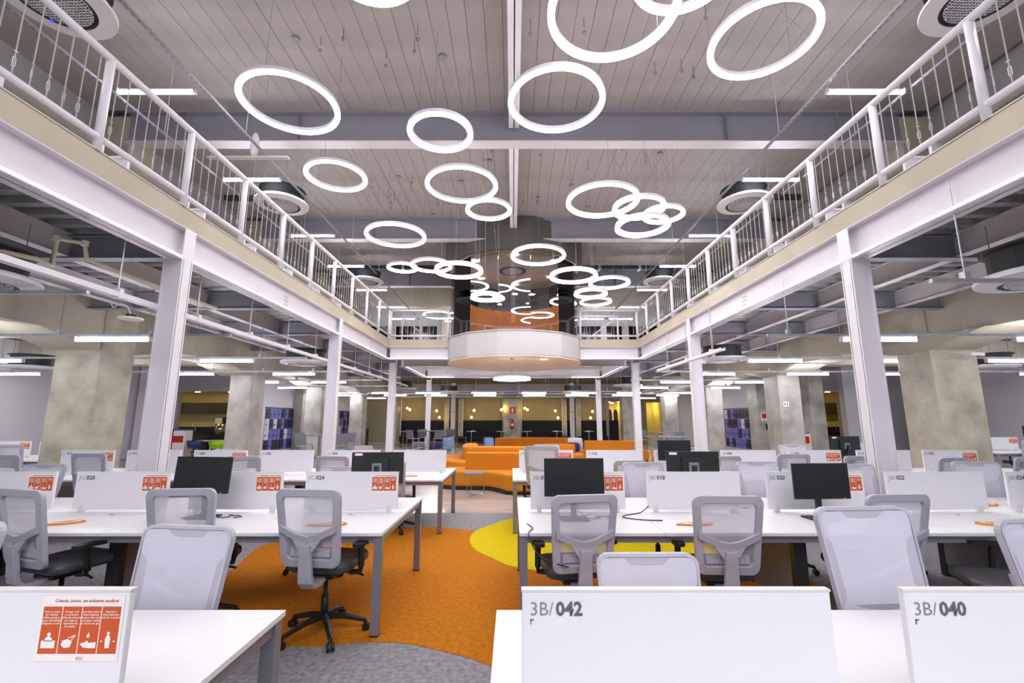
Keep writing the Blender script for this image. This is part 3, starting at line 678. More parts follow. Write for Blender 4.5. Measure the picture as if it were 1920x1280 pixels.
# ================================================================== DRUM (glass meeting pod)
DC = (0.06, 16.45); DR = 2.45; N = 14; A0 = -PI/2-PI/N
def gon(r, n=N, a0=A0): return [(DC[0]+r*math.cos(a0+2*PI*i/n), DC[1]+r*math.sin(a0+2*PI*i/n)) for i in range(n)]
pod = thing('glass_pod', 'round glass meeting pod on a white drum in the middle of the bridge', 'meeting pod')
MB().prism(gon(DR), 3.6, 4.36).build('drum_base', M['drum'], pod)
MB().prism(gon(DR-.02), 3.55, 3.6).build('drum_underside', M['soffit'], pod)
MB().prism(gon(DR+.03), 4.36, 4.39).build('rim', M['drum'], pod)
g = gon(DR-.12)
for i in range(N):
    a, b_ = Vector((*g[i], 0)), Vector((*g[(i+1) % N], 0)); d = (b_-a).normalized()*.006; nn = Vector((d.y, -d.x, 0)).normalized()*.01
    m = MB(); m.v += [a+d, b_-d, b_-d+nn, a+d+nn]; m.v += [q+Vector((0, 0, 2.63)) for q in m.v[:4]]
    m.f += [(0, 1, 2, 3), (4, 7, 6, 5), (0, 4, 5, 1), (1, 5, 6, 2), (2, 6, 7, 3), (3, 7, 4, 0)]
    o = m.build('glass_pane', M['glass'], pod); o.location = (0, 0, 4.385)
MB().prism(gon(DR-.2), 4.37, 4.394).build('pod_bounce_disc', M['white'], pod)  # white disc put over the pod floor to bounce light onto the canopy
MB().lathe([(1.75, 4.394), (1.85, 4.39), (1.85, 5.95), (1.75, 5.95)], 32, DC, R(8), R(172)).build('padded_wall', M['orwall'], pod)
cap = thing('pod_canopy', 'dark canopy with a tan lit underside hanging over the glass pod', 'canopy')
oc, ic = gon(DR+.12), gon(DR-.02)
m = MB(); n = len(m.v); m.v = [Vector((*q, 7.0)) for q in oc]+[Vector((*q, 8.14)) for q in oc]+[Vector((*q, 7.0)) for q in ic]+[Vector((*q, 8.14)) for q in ic]
for i in range(N):
    j = (i+1) % N; m.f += [(i, j, N+j, N+i), (2*N+i, 3*N+i, 3*N+j, 2*N+j), (i, 2*N+i, 2*N+j, j)]
m.build('canopy_wall', M['darkwall'], cap)
MB().prism(gon(DR-.02), 7.05, 7.09).build('underside', M['soffit'], cap)
for (x, y) in ((-1.35, 15.2), (.0, 14.6), (1.4, 15.2), (-1.3, 17.2), (1.4, 17.0), (.05, 18.0)):
    B(DC[0]+x-.1, DC[0]+x+.1, y-.1, y+.1, 7.04, 7.05).build('downlight', M['down'], cap)
t = thing('round_air_conditioner', 'round ceiling cassette set into the tan canopy underside', 'air conditioner', (.0, 16.3, 7.03))
MB().lathe([(.38, 0), (.5, 0), (.5, .02), (.38, .02)], 36).build('air_slot', M['acslot'], t); MB().disc((0, 0), .36, -.02, .02, 32).build('centre_panel', M['acw'], t)
B(.95, 1.12, 14.9, 14.98, 3.54, 3.55).build('spot', M['down']); tag(bpy.data.objects['spot'], 'small lit spot set in the underside of the white drum', 'light')

# ================================================================== DESKS
PT = .022
def partition(x0, x1, yc, code, num, label, detail=0, clear=False):
    wd = x1-x0
    t = thing('desk_partition', label, 'partition', (x0, yc, 0), 0, 'desk partitions')
    B(0, wd, -PT/2, PT/2, .765, 1.1).build('panel', M['screen'], t, bevel=.003)
    B(-.002, wd+.002, -PT/2-.002, PT/2+.002, 1.098, 1.104).build('edge_trim', M['edge'], t)
    for cx in (.08, wd-.08):
        B(cx-.02, cx+.02, -.02, .02, .742, .80).build('clamp', M['edge'], t)
    if num:
        if detail == 2 or True:
            text('code_lettering', code+'/', .052, M['inkl'], t, (.022, -PT/2-.0015, 1.1-.066), bold=-.0004)
            text('number_lettering', num, .052, M['ink'], t, (.098 if code[0] == '3' else .1, -PT/2-.0015, 1.1-.066), bold=.0016)
            m = MB(); m.box(.024, .034, -PT/2-.002, -PT/2-.0005, 1.1-.079, 1.1-.0765); m.box(.024, .0265, -PT/2-.002, -PT/2-.0005, 1.1-.09, 1.1-.0765); m.build('corner_mark', M['ink'], t)
    return t
ICONS = {}
def notice(xr, yc, label, fine=False, zt=1.058, scale=1.0):
    w_, h_ = .228*scale, .125*scale
    t = thing('safety_notice', label, 'notice', (xr-w_-.018, yc-PT/2-.001, zt), 0, 'orange notices on desk partitions')
    cw = w_/4
    B(-.006, w_+.006, -.0006, 0, -h_-.02, .03).build('paper', M['print_w'], t)
    for i in range(4):
        o = B(i*cw+.0015, (i+1)*cw-.0015, -.0012, -.0006, -h_, 0).build('panel', M['print_o'], t)
        y = -.0016
        def W(m, nm='pictogram'): return m.build(nm, M['print_w'], o)
        rot = Matrix.Translation((0, y, 0)) @ Matrix.Rotation(PI/2, 4, 'X')
        cx = (i+.5)*cw; b = -h_*.88
        m = MB()
        if i == 0:
            m.prism([(cx-.02, b), (cx+.02, b), (cx+.02, b+.02), (cx-.02, b+.02)], 0, .0003, rot); m.prism([(cx+.012*math.cos(a*PI/6), b+.018+.013*math.sin(a*PI/6)) for a in range(7)], 0, .0003, rot); m.prism([(cx+.0055*math.cos(a*PI/4), b+.036+.0055*math.sin(a*PI/4)) for a in range(8)], 0, .0003, rot)
        elif i == 1:
            m.prism([(cx-.019, b+.008), (cx-.008, b), (cx+.008, b+.003), (cx+.012, b+.018), (cx-.002, b+.024), (cx-.016, b+.02)], 0, .0003, rot)
            m.prism([(cx+.01, b+.02), (cx+.021, b+.034), (cx+.019, b+.035), (cx-.002, b+.027), (cx, b+.025), (cx+.016, b+.031), (cx+.008, b+.021)], 0, .0003, rot)
        elif i == 2:
            m.prism([(cx-.022, b+.012), (cx-.012, b+.002), (cx+.006, b), (cx+.024, b), (cx+.024, b+.016), (cx+.004, b+.014), (cx-.002, b+.02), (cx-.008, b+.016)], 0, .0003, rot)
            m.prism([(cx-.006, b+.03), (cx, b+.027), (cx+.004, b+.031), (cx, b+.042)], 0, .0003, rot)
        else:
            m.prism([(cx-.006, b), (cx+.006, b), (cx+.008, b+.024), (cx+.004, b+.034), (cx-.004, b+.034), (cx-.008, b+.024)], 0, .0003, rot)
            m.prism([(cx+.0045*math.cos(a*PI/4), b+.039+.0045*math.sin(a*PI/4)) for a in range(8)], 0, .0003, rot)
            m.prism([(cx-.022, b+.018), (cx-.016, b+.015), (cx-.016, b+.021)], 0, .0003, rot); m.prism([(cx+.022, b+.018), (cx+.016, b+.021), (cx+.016, b+.015)], 0, .0003, rot)
        W(m)
        if not fine:
            m = MB()
            for k in range((5, 6, 5, 3)[i]): m.box(cx-.018, cx+.018, y-.0003, y, -.012-k*.0085-.0032, -.012-k*.0085)
            W(m, 'text_lines')
        else:
            words = [('Evite as mesas\nem refeição.\nUtilize apenas o\nespaço de trabalho\ndesignado a você.'), ('Proteja você\ne o próximo\nutilizando máscara\nem todas as\ndependências\ndo prédio.'), ('Lave bem mãos e\nantes higienize\nsempre suas mãos\ncom água e sabão\nou álcool em gel.'), ('Respeite o\ndistanciamento\nsocial de 2 metros.')][i]
            q = text('text_lines', words, .0078, M['print_w'], o, (cx, y, -.016), bold=.0001, align='CENTER')
    if fine:
        text('heading', 'Criando, juntos, um ambiente saudável', .0118, M['print_r'], t, (w_/2+.01, -.0014, .012), bold=.0002, align='CENTER')
        text('footer', 'SIG?', .012, M['print_r'], t, (w_/2+.01, -.0014, -h_-.016), align='CENTER')
    else:
        B(.03, w_-.01, -.0012, -.0006, .009, .014).build('heading', M['print_r'], t)
def bench(x0, n, pitch, yc, label, sign=1, hide_legs=()):
    """back-to-back bench of n stations starting at x0, running in +x"""
    t = thing('bench_desk', label, 'desk', (x0, yc, 0), 0, 'white bench desks')
    W_ = n*pitch
    top = B(.002, pitch-.002, .004, .8, .715, .74).build('tabletop', M['white'], t, bevel=.002)
    for i in range(n):
        for s in (0, 1):
            if i == 0 and s == 0: continue
            q = top.copy(); C.objects.link(q); q.location = (i*pitch, 0 if s == 0 else -.804, 0)
    for y in (-.76, .70): B(.06, W_-.06, y, y+.04, .66, .715).build('frame_beam', M['leg'], t)
    B(.1, W_-.1, -.12, .12, .6, .64).build('cable_tray', M['black'], t)
    for x in (0.005, W_-.065):
        for y in (-.78, .72):
            lg = B(x, x+.06, y, y+.06, .012, .715).build('leg', M['leg'], t); B(x-.002, x+.062, y-.002, y+.062, 0, .014).build('foot_cap', M['black'], lg)
        B(x+.01, x+.05, -.72, .72, .665, .715).build('end_rail', M['leg'], t)
    k = 2
    while k*pitch < W_-.5:
        x = k*pitch
        for y in (-.62, .56): B(x-.05, x+.05, y, y+.06, .0, .715).build('leg', M['black'], t)
        B(x-.045, x-.03, -.56, .56, .12, .66).build('leg_panel', M['steelg'], t)
        k += 2
    for i in range(n):
        for y in (-.17, .1):
            q = B(i*pitch+pitch/2-.14, i*pitch+pitch/2+.14, y, y+.07, .7401, .7425).build('cable_flap', M['white'], t)
            B(i*pitch+pitch/2+.05, i*pitch+pitch/2+.09, y+.025, y+.04, .7425, .744).build('finger_hole', M['blackp'], q)
    return t
RY = [1.45, 4.47, 7.55, 10.6]
bench(-1.03-1.1*4, 4, 1.1, RY[0], 'white bench desk at the bottom left corner of the picture')
bench(-.075, 4, 1.12, RY[0], 'white bench desk at the bottom right of the picture')
bench(-.995-1.085*6, 6, 1.085, RY[1], 'white bench desk in the second row, left of the aisle')
bench(.05, 7, 1.12, RY[1], 'white bench desk in the second row, right of the aisle')
bench(-1.0-1.07*8, 8, 1.07, RY[2], 'white bench desk in the third row, left of the aisle')
bench(.0, 8, 1.1, RY[2], 'white bench desk in the third row, right of the aisle')
bench(-9.6-1.1*4, 4, 1.1, RY[3], 'white bench desk behind the first left concrete column')
bench(12.6, 3, 1.1, 12.9, 'white bench desk in the far right bay')
P_ = [ # row, x0, x1, code, number, notice
 (0, -2.05, -1.12, '3C', '', 1, 'nearest'), (0, -3.2, -2.26, '3C', '', 0, 'nearest'), (0, .028, .93, '3B', '042', 0, ''), (0, 1.146, 2.05, '3B', '040', 0, ''), (0, 2.27, 3.17, '3B', '038', 0, ''),
 (1, -1.955, -1.08, '3C', '024', 1, ''), (1, -3.04, -2.17, '3C', '022', 1, ''), (1, -4.125, -3.245, '3C', '020', 1, ''), (1, -5.2, -4.32, '3C', '018', 1, ''),
 (1, .17, 1.06, '3B', '016', 1, ''), (1, 1.265, 2.15, '3B', '018', 0, ''), (1, 2.40, 3.315, '3B', '020', 1, ''), (1, 3.53, 4.46, '3B', '022', 0, ''), (1, 4.665, 5.58, '3B', '024', 0, ''), (1, 5.8, 6.7, '3B', '026', 0, ''),
 (2, -1.93, -1.07, '3C', '', 0, ''), (2, -3.0, -2.14, '3C', '004', 0, ''), (2, -4.07, -3.21, '3C', '006', 0, ''), (2, -5.14, -4.28, '3C', '008', 1, ''), (2, -6.22, -5.35, '3C', '010', 0, ''), (2, -7.28, -6.42, '3C', '012', 1, ''),
 (2, .105, .975, '3B', '010', 1, ''), (2, 1.19, 2.07, '3B', '012', 0, ''), (2, 2.29, 3.17, '3B', '014', 0, ''), (2, 3.36, 4.25, '3B', '008', 0, ''), (2, 4.45, 5.3, '3B', '006', 1, ''), (2, 5.55, 6.42, '3B', '004', 0, ''), (2, 6.62, 7.5, '3B', '002', 1, ''),
 (3, -12.0, -10.95, '', '', 1, ''), (3, -10.75, -9.8, '', '', 0, ''), (4, 13.1, 14.0, '', '', 1, ''), (4, 14.2, 15.1, '', '', 0, '')]
rowy = RY+[12.9]
rowtxt = ['front row', 'second row', 'third row', 'row behind the left concrete column', 'far right bay row']
cnt = {}
for (r, x0, x1, code, num, nt_, _) in P_:
    side = 'left' if x1 < 0 else 'right'
    key = (r, side); cnt[key] = cnt.get(key, 0)+1
    nth = ['first', 'second', 'third', 'fourth', 'fifth', 'sixth', 'seventh', 'eighth'][cnt[key]-(2 if r == 2 and side == 'left' and cnt[key] > 8 else 1)]
    if num: lb = 'white partition marked %s/%s, %s from the aisle, %s, %s side' % (code, num, nth, rowtxt[r], side)
    else:
        lb = {(-2.05): 'white desk partition with an orange notice at the bottom left', -3.2: 'white desk partition cut by the left edge in the front row', -1.93: 'unmarked white partition at the aisle end of the third row, left',
              -12.0: 'white partition with an orange notice at the far left wall', -10.75: 'white partition partly hidden by the first left concrete column', 13.1: 'white partition with an orange notice in the far right bay', 14.2: 'outer white partition in the far right bay'}[x0]
    partition(x0, x1, rowy[r]-.0, code or '3', num, lb)
    if nt_:
        notice(x1, rowy[r], 'orange four panel notice on the %s' % (('%s partition from the aisle, %s, %s side' % (nth, rowtxt[r], side)) if num else {-2.05: 'bottom left partition', -12.0: 'partition at the far left wall', 13.1: 'partition in the far right bay'}[x0]), fine=(x0 == -2.05))

# ================================================================== OFFICE CHAIRS
def rrect(w, h, r, n=5, taper=0):
    P = []
    for cx, cz, a0 in ((w/2-r, h-r, 0), (-w/2+r, h-r, PI/2), (-w/2+r, r, PI), (w/2-r, r, 1.5*PI)):
        for i in range(n+1):
            a = a0+PI/2*i/n; x, z = cx+r*math.cos(a), cz+r*math.sin(a)
            P.append((x*(1-taper*(1-z/h)), z))
    return P
def bend(x, z, off=0):
    """backrest surface: x sideways, z height over frame bottom (0-.56) -> chair space"""
    return Vector((x, -.235-.11*(z/.56)-.02*math.sin(z/.56*PI)+.30*x*x+off, .52+z))
def frame_mesh():
    m = MB(); out = rrect(.5, .56, .06, taper=.12); H = .56
    def hole(z0, z1, w, r, tp): return [(x, z+z0) for x, z in rrect(w, z1-z0, r, taper=tp)]
    up = hole(.235, .515, .385, .03, .02)
    lo = hole(.05, .205, .375, .03, .18)
    # build as bars between outer and hole loops, split into top and bottom halves
    def ringface(o_, i_, t0, t1):
        n = len(o_); b = len(m.v)
        for P, off in ((o_, t0), (i_, t0), (o_, t1), (i_, t1)):
            m.v += [bend(x, z, off) for x, z in P]
        for k in range(n):
            j = (k+1) % n
            m.f += [(b+k, b+j, b+n+j, b+n+k), (b+2*n+k, b+3*n+k, b+3*n+j, b+2*n+j), (b+k, b+2*n+k, b+2*n+j, b+j), (b+n+k, b+n+j, b+3*n+j, b+3*n+k)]
    ho = hole(.062, .505, .392, .035, .13)
    ringface(out, ho, -.022, .012)
    return m
def vbar():
    m = MB(); pts = []
    L = 7
    def strip_(P, w, t0=-.03, t1=-.002):
        b = len(m.v)
        for (x, z) in P:
            for dz in (-w/2, w/2):
                for t in (t0, t1): m.v.append(bend(x, z+dz, t))
        for i in range(len(P)-1):
            a = b+i*4; c = a+4
            m.f += [(a, a+1, c+1, c), (a+2, c+2, c+3, a+3), (a, c, c+2, a+2), (a+1, a+3, c+3, c+1)]
        e = b+(len(P)-1)*4; m.f += [(b, b+2, b+3, b+1), (e, e+1, e+3, e+2)]
    strip_([(-.215, .285), (-.14, .252), (-.07, .222), (0, .208), (.07, .222), (.14, .252), (.215, .285)], .052, -.034, 0.0)
    m.prism([(-.12, .225), (-.045, .12), (-.045, .03), (.045, .03), (.045, .12), (.12, .225)], 0, .022, Matrix.Translation((0, -.302, .52)) @ Matrix.Rotation(PI/2, 4, 'X'))
    return m
def stem():
    m = MB(); P = [(-.33, .70), (-.325, .64), (-.31, .56), (-.30, .48), (-.29, .44), (-.25, .40), (-.18, .39), (-.1, .41), (-.05, .425)]
    b = len(m.v)
    for i, (y, z) in enumerate(P):
        w = .04+.0035*i if i < 4 else .055
        a = P[max(0, i-1)]; c = P[min(len(P)-1, i+1)]; d = Vector((0, c[0]-a[0], c[1]-a[1])).normalized(); n = Vector((0, -d.z, d.y))*.018
        for x in (-w, w):
            for s in (-1, 1): m.v.append(Vector((x, y, z))+n*s)
    for i in range(len(P)-1):
        a = b+i*4; c = a+4
        m.f += [(a, a+1, c+1, c), (a+2, c+2, c+3, a+3), (a, c, c+2, a+2), (a+1, a+3, c+3, c+1)]
    e = b+(len(P)-1)*4; m.f += [(b, b+2, b+3, b+1), (e, e+1, e+3, e+2)]
    return m
def meshsheet(z0, z1, w, off, th=.004):
    m = MB(); nx, nz = 8, 6
    for k in range(nz+1):
        z = z0+(z1-z0)*k/nz
        for i in range(nx+1):
            x = (-w/2+w*i/nx)*(1-.12*(1-z/.56)); m.v.append(bend(x, z, off))
    for k in range(nz):
        for i in range(nx):
            a = k*(nx+1)+i; m.f.append((a, a+1, a+nx+2, a+nx+1))
    return m
def seatmesh():
    m = MB(); P = [(x, y) for x, y in rrect(.48, .47, .09)]
    m.prism([(x, y-.19) for x, y in P], .455, .53); return m
def make_chair(facing):
    t = thing('office_chair', 'x', 'chair', (0, 0, -80))
    if facing:   # seen from the front: large mesh pad covers the frame
        m = MB(); out = rrect(.5, .55, .055, taper=.1); n = len(out)
        m.v += [bend(x, z+.01, .016) for x, z in out]+[bend(x*.95, .01+.27+(z-.27)*.955, .02) for x, z in out]
        for k in range(n): j = (k+1) % n; m.f.append((k, j, n+j, n+k))
        # padded mesh grid
        pad = MB(); nx, nz = 12, 12
        for kz in range(nz+1):
            z = .022+.52*kz/nz
            ed = min(kz, nz-kz)/nz; q = .475*(1-.1*(1-z/.55)); q -= .03 if ed == 0 else 0
            for i in range(nx+1): pad.v.append(bend(-q/2+q*i/nx, z, .018))
        for kz in range(nz):
            for i in range(nx): a = kz*(nx+1)+i; pad.f.append((a, a+1, a+nx+2, a+nx+1))
        pad.build('backrest_mesh', M['cmeshf'], t, smooth=True)
        m.build('backrest_piping', M['chair'], t)
    else:
        meshsheet(.03, .53, .42, .006).build('backrest_mesh', M['cmesh'], t, smooth=True)
    frame_mesh().build('backrest_frame', M['chair'], t, bevel=.006)
    vbar().build('frame_brace', M['chair'], t, bevel=.004)
    stem().build('spine', M['chair'], t, bevel=.006)
    MB().tube([(0, -.335, .705), (0, -.341, .705)], .014, 14).build('embossed_disc', M['chair'], t)
    lum = MB(); lum.box(-.15, .15, -.262, -.25, .60, .655)
    for i in range(9): lum.box(-.12+i*.03-.006, -.12+i*.03+.006, -.268, -.262, .605, .65)
    lum.build('lumbar_support', M['chair'], t)
    seatmesh().build('seat', M['seat'], t, smooth=True, bevel=.03, seg=3)
    B(-.11, .11, -.12, .12, .405, .455).build('tilt_mechanism', M['blackp'], t)
    MB().tube([(.1, .02, .42), (.26, .02, .41), (.29, .02, .40)], .009, 6).build('lever', M['blackp'], t)
    for s in (-1, 1):
        P = [(s*.2, -.02, .45), (s*.28, -.02, .46), (s*.285, -.02, .5), (s*.285, -.035, .655)]
        m = MB().tube(P, .02, 6, rx=1.2)
        o = m.build('armrest', M['blackp'], t); MB().prism([(x+s*.285, y-.13) for x, y in rrect(.08, .24, .035, 4)], .655, .68).build('arm_pad', M['blackp'], o)
    MB().tube([(0, 0, .11), (0, 0, .28)], .028, 12).build('gas_lift_sleeve', M['blackp'], t, smooth=True)
    MB().tube([(0, 0, .1), (0, 0, .41)], .016, 10).build('gas_lift', M['black'], t, smooth=True)
    for k in range(5):
        a = 2*PI*k/5+.35; c, s_ = math.cos(a), math.sin(a)
        lg = MB().tube([(c*.02, s_*.02, .13), (c*.15, s_*.15, .115), (c*.3, s_*.3, .075), (c*.31, s_*.31, .055)], [.028, .022, .017, .012], 6).build('base_leg', M['blackp'], t)
        m = MB(); px, py = c*.31, s_*.31
        for q in (-.016, .016): m.tube([(px-s_*(q-.009), py+c*(q-.009), .028), (px-s_*(q+.009), py+c*(q+.009), .028)], .028, 12)
        m.build('caster', M['blackp'], lg)
    return register(t)
RAISE = ('backrest_mesh', 'backrest_piping', 'backrest_frame', 'frame_brace', 'spine', 'embossed_disc', 'lumbar_support', 'seat', 'tilt_mechanism', 'lever')
chA, chF = make_chair(False), make_chair(True)
usedc = {'A': False, 'F': False}
def chair(kind, x, y, rz, dz, label):
    root = chA if kind == 'A' else chF
    if not usedc[kind]:
        usedc[kind] = True; root.location = (x, y, 0); root.rotation_euler = (0, 0, rz); root['label'] = label; root['group'] = 'grey mesh office chairs'
        if dz:
            for c, _ in _kids[root.name]:
                if c.name.split('.')[0] in RAISE: c.location.z += dz
            root['lifted'] = dz
        return
    base = root.get('lifted', 0)
    dup(root, (x, y, 0), rz, label, 'grey mesh office chairs', dz-base, RAISE)
# near side of a row: seat toward +y (back to the camera); far side: seat toward -y
d2 = R
chair('A', -1.43, 3.75, d2(-7), 0.02, 'grey mesh chair from behind at the desk marked 3C/024')
chair('A', -2.54, 3.92, d2(6), 0.0, 'grey mesh chair from behind, half hidden by the big near one, left')
chair('A', -3.45, 3.74, d2(-17), 0.02, 'grey mesh chair from behind at the left edge, turned right')
chair('A', .47, 3.76, d2(9), -.02, 'grey mesh chair from behind at the monitor desk marked 3B/016')
chair('A', 1.55, 3.72, d2(-3), -.02, 'grey mesh chair from behind at the desk marked 3B/018')
chair('A', 2.83, 3.85, d2(4), -.03, 'grey mesh chair from behind, mostly hidden by the big near one, right')
chair('A', 3.48, 3.42, d2(65), -.02, 'grey mesh chair turned left at the right picture edge')
chair('A', -4.95, 3.7, d2(10), 0, 'grey mesh chair beyond the left picture edge, second row')
chair('F', -1.66, 2.08, d2(172), -.01, 'large near chair seen from the front, behind the bottom left desk')
chair('F', .66, 2.04, d2(181), -.13, 'low near chair behind the partition marked 3B/042')
chair('F', 1.78, 2.08, d2(184), .08, 'tall near chair between the partitions marked 3B/042 and 3B/040')
chair('F', 2.7, 2.1, d2(190), .02, 'near chair cut by the right picture edge')
chair('F', -2.84, 2.12, d2(176), 0, 'near chair cut by the left picture edge')
n2 = [(-6.02, .04), (-7.25, .02), (-3.83, 0), (-2.53, 0), (-1.72, -.06), (.46, .14), (1.64, -.06), (2.97, 0), (3.97, .03), (5.02, 0), (6.2, -.02), (7.3, -.02)]
n2l = ['beside the first left column', 'far out left in the third row', 'fourth seat left of the aisle', 'third seat left of the aisle', 'right of the monitor seen from behind', 'raised high at the aisle, right side', 'second seat right of the aisle', 'right of the two stacked-looking monitors', 'fourth seat right of the aisle', 'left of the first right column', 'right of the first right column', 'furthest right in the third row']
for (x, dz), l in zip(n2, n2l): chair('A', x, 6.98, random.uniform(-.18, .18), dz, 'grey mesh chair from behind, '+l)
for x, dz, l in [(-5.45, .0, 'outermost left'), (-2.06, -.03, 'in the first partition gap left of the aisle'), (1.55, .02, 'behind the twin monitors'), (2.86, .03, 'in the gap after the twin monitors'), (3.98, .0, 'in the gap by the first right column'), (5.35, .03, 'outermost right')]:
    chair('F', x, 5.15, PI+random.uniform(-.15, .15), dz, 'second row chair facing the camera, '+l)
for x, dz, l in [(-6.35, -.03, 'left of the first left column'), (-5.27, -.02, 'just right of the first left column'), (-3.1, -.04, 'left of the second left column'), (.58, .06, 'behind the raised chair'), (5.1, .06, 'left of the third row monitor'), (7.05-.45, .09, 'just right of the first right column')]:
    chair('F', x, 8.2, PI+random.uniform(-.15, .15), dz, 'third row chair facing the camera, '+l)
chair('A', -10.4, 9.95, .1, 0, 'far grey mesh chair from behind at the left wall desks')
chair('A', -11.55, 9.95, -.1, 0, 'far grey mesh chair at the left picture edge by the wall desks')
chair('F', -11.0, 11.3, PI, 0.05, 'far chair facing the camera beside the left concrete column')
chair('A', 13.35, 12.35, .1, -.02, 'far grey mesh chair from behind in the right bay')
chair('A', 14.3, 12.35, -.15, 0, 'far grey mesh chair at the right picture edge in the bay')
chair('F', 13.6, 13.8, PI, .05, 'far chair facing the camera in the right bay')

# ================================================================== MONITORS
def monitor(x, y, rz, z, w, h, label, back=False, tilt=0, cable=None):
    """screen faces -y when rz = 0; z = height of screen centre"""
    t = thing('monitor', label, 'monitor', (x, y, .741), rz)
    zc = z-.741; T = Matrix.Translation((0, 0, zc)) @ Matrix.Rotation(tilt, 4, 'X')
    MB().box(-w/2, w/2, -.012, .012, -h/2, h/2, T).build('casing', M['blackp'], t, bevel=.003)
    MB().box(-w/2+.008, w/2-.008, -.0135, -.012, -h/2+.02, h/2-.008, T).build('screen', M['scr'], t)
    MB().box(-.12, .12, .012, .035, -.1, .1, T).build('rear_housing', M['blackp'], t, bevel=.005)
    MB().box(-.05, .05, .035, .05, -.05, .05, T).build('mount_plate', M['leg'], t)
    MB().box(w/2-.11, w/2-.03, .0122, .0128, h/2-.035, h/2-.01, T).build('asset_sticker', M['print_w'], t)
    MB().box(w/2-.07, w/2-.05, -.0142, -.0136, -h/2+.004, -h/2+.014, T).build('button_mark', M['print_r'], t)
    B(-.025, .025, .05, .07, .01, zc+.02).build('stand_column', M['black'], t)
    B(-.12, .12, -.04, .14, .0, .012).build('stand_base', M['black'], t, bevel=.003)
    if cable: MB().tube(cable, .004, 6).build('cable', M['blackp'], t, smooth=True)
    return t
CB = [(0, .07, .2), (.05, .1, .06), (.12, .06, .006), (.2, .04, .006), (.24, .08, .006), (.2, .12, .006), (.28, .14, .006), (.34, .1, .006), (.3, .05, .006)]
monitor(-2.75, 4.18, R(-8), 1.11, .54, .31, 'black monitor facing the camera beside the partition 3C/022', tilt=R(-4), cable=CB)
monitor(-1.43, 4.98, R(184), 1.09, .54, .32, 'black monitor seen from behind over the partition 3C/024')
monitor(.535, 4.1, R(2), 1.10, .52, .32, 'black monitor facing the camera in front of the partition 3B/016', cable=CB)
monitor(1.9, 4.95, R(176), 1.1, .54, .32, 'black monitor seen from behind over the partition 3B/018')
monitor(2.46, 7.1, R(0), 1.13, .50, .3, 'black monitor facing the camera in the third row behind 3B/018')
monitor(2.69, 4.12, R(3), 1.065, .5, .3, 'black monitor on its stand in front of the partition 3B/020', cable=CB)
monitor(5.75, 8.05, R(186), 1.14, .54, .33, 'black monitor seen from behind left of the first right column')
monitor(-11.95, 10.3, R(-12), 1.03, .54, .33, 'black monitor at the far left edge by the wall', cable=CB)
monitor(4.95, 4.1, R(-60), 1.03, .5, .32, 'black monitor seen edge on at the right picture edge')
monitor(14.75, 13.15, R(0), 1.25, .54, .32, 'black monitor in the far right bay')

# loose cables and trays on desks
def cable(pts, label):
    t = MB().tube(smooth_open(pts), .0045, 6).build('desk_cable', M['blackp'], smooth=True); tag(t, label, 'cable'); return t
def smooth_open(P, k=5):
    P = [Vector(p) for p in P]; out = []
    for i in range(len(P)-1):
        p0 = P[max(0, i-1)]; p1 = P[i]; p2 = P[i+1]; p3 = P[min(len(P)-1, i+2)]
        for j in range(k):
            t = j/k; out.append(.5*((2*p1)+(-p0+p2)*t+(2*p0-5*p1+4*p2-p3)*t*t+(-p0+3*p1-3*p2+p3)*t**3))
    out.append(P[-1]); return out
cable([(1.27, 4.44, .80), (1.18, 4.4, .748), (1.02, 4.3, .746), (.98, 4.2, .746), (1.12, 4.1, .746), (1.28, 4.08, .746)], 'black cable looping left of the partition marked 3B/018')
cable([(.12, 3.95, .746), (.16, 3.8, .746), (.12, 3.62, .74), (.2, 3.5, .62), (.4, 3.45, .56)], 'black cable hanging off the desk edge onto the chair at 3B/016')
cable([(2.1, 4.98, .748), (2.25, 4.85, .746), (2.15, 4.7, .746), (2.3, 4.62, .746)], 'black cable behind the partition marked 3B/018')
def leaf(x, y, rz, label, s=1.0):
    t = thing('pen_tray', label, 'desk tray', (x, y, .7405), rz)
    P = [(-.16, 0), (-.08, -.035), (.02, -.06), (.1, -.055), (.15, -.02), (.15, .02), (.1, .055), (.02, .06), (-.08, .035)]
    S = smooth_poly([(a*s, b_*s) for a, b_ in P], 4)
    MB().prism(S, 0, .012).build('dish', M['orangep'], t); MB().prism([(a*.72+.012, b_*.6) for a, b_ in S], .0121, .0135).build('inner_print', M['print_w'], t)
    MB().prism([(a*.45+.02, b_*.36) for a, b_ in S], .0136, .015).build('centre_print', M['orangep'], t)
leaf(-3.75, 3.98, R(28), 'orange teardrop tray with white loop on the 3C/020 desk')
leaf(4.0, 3.95, R(170), 'orange teardrop tray on the 3B/022 desk')
leaf(4.75, 4.8, R(10), 'orange teardrop tray behind the 3B/022 partition')
leaf(-1.52, 3.93, R(10), 'orange oval tray seen through the mesh chair at 3C/024')
leaf(1.5, 3.95, R(10), 'orange oval tray seen through the mesh chair at 3B/018')
leaf(-1.55, 7.15, R(0), 'orange oval tray on the third row desk near the aisle', .7)
leaf(6.1, 7.2, R(0), 'orange tray on the third row desk by the first right column')

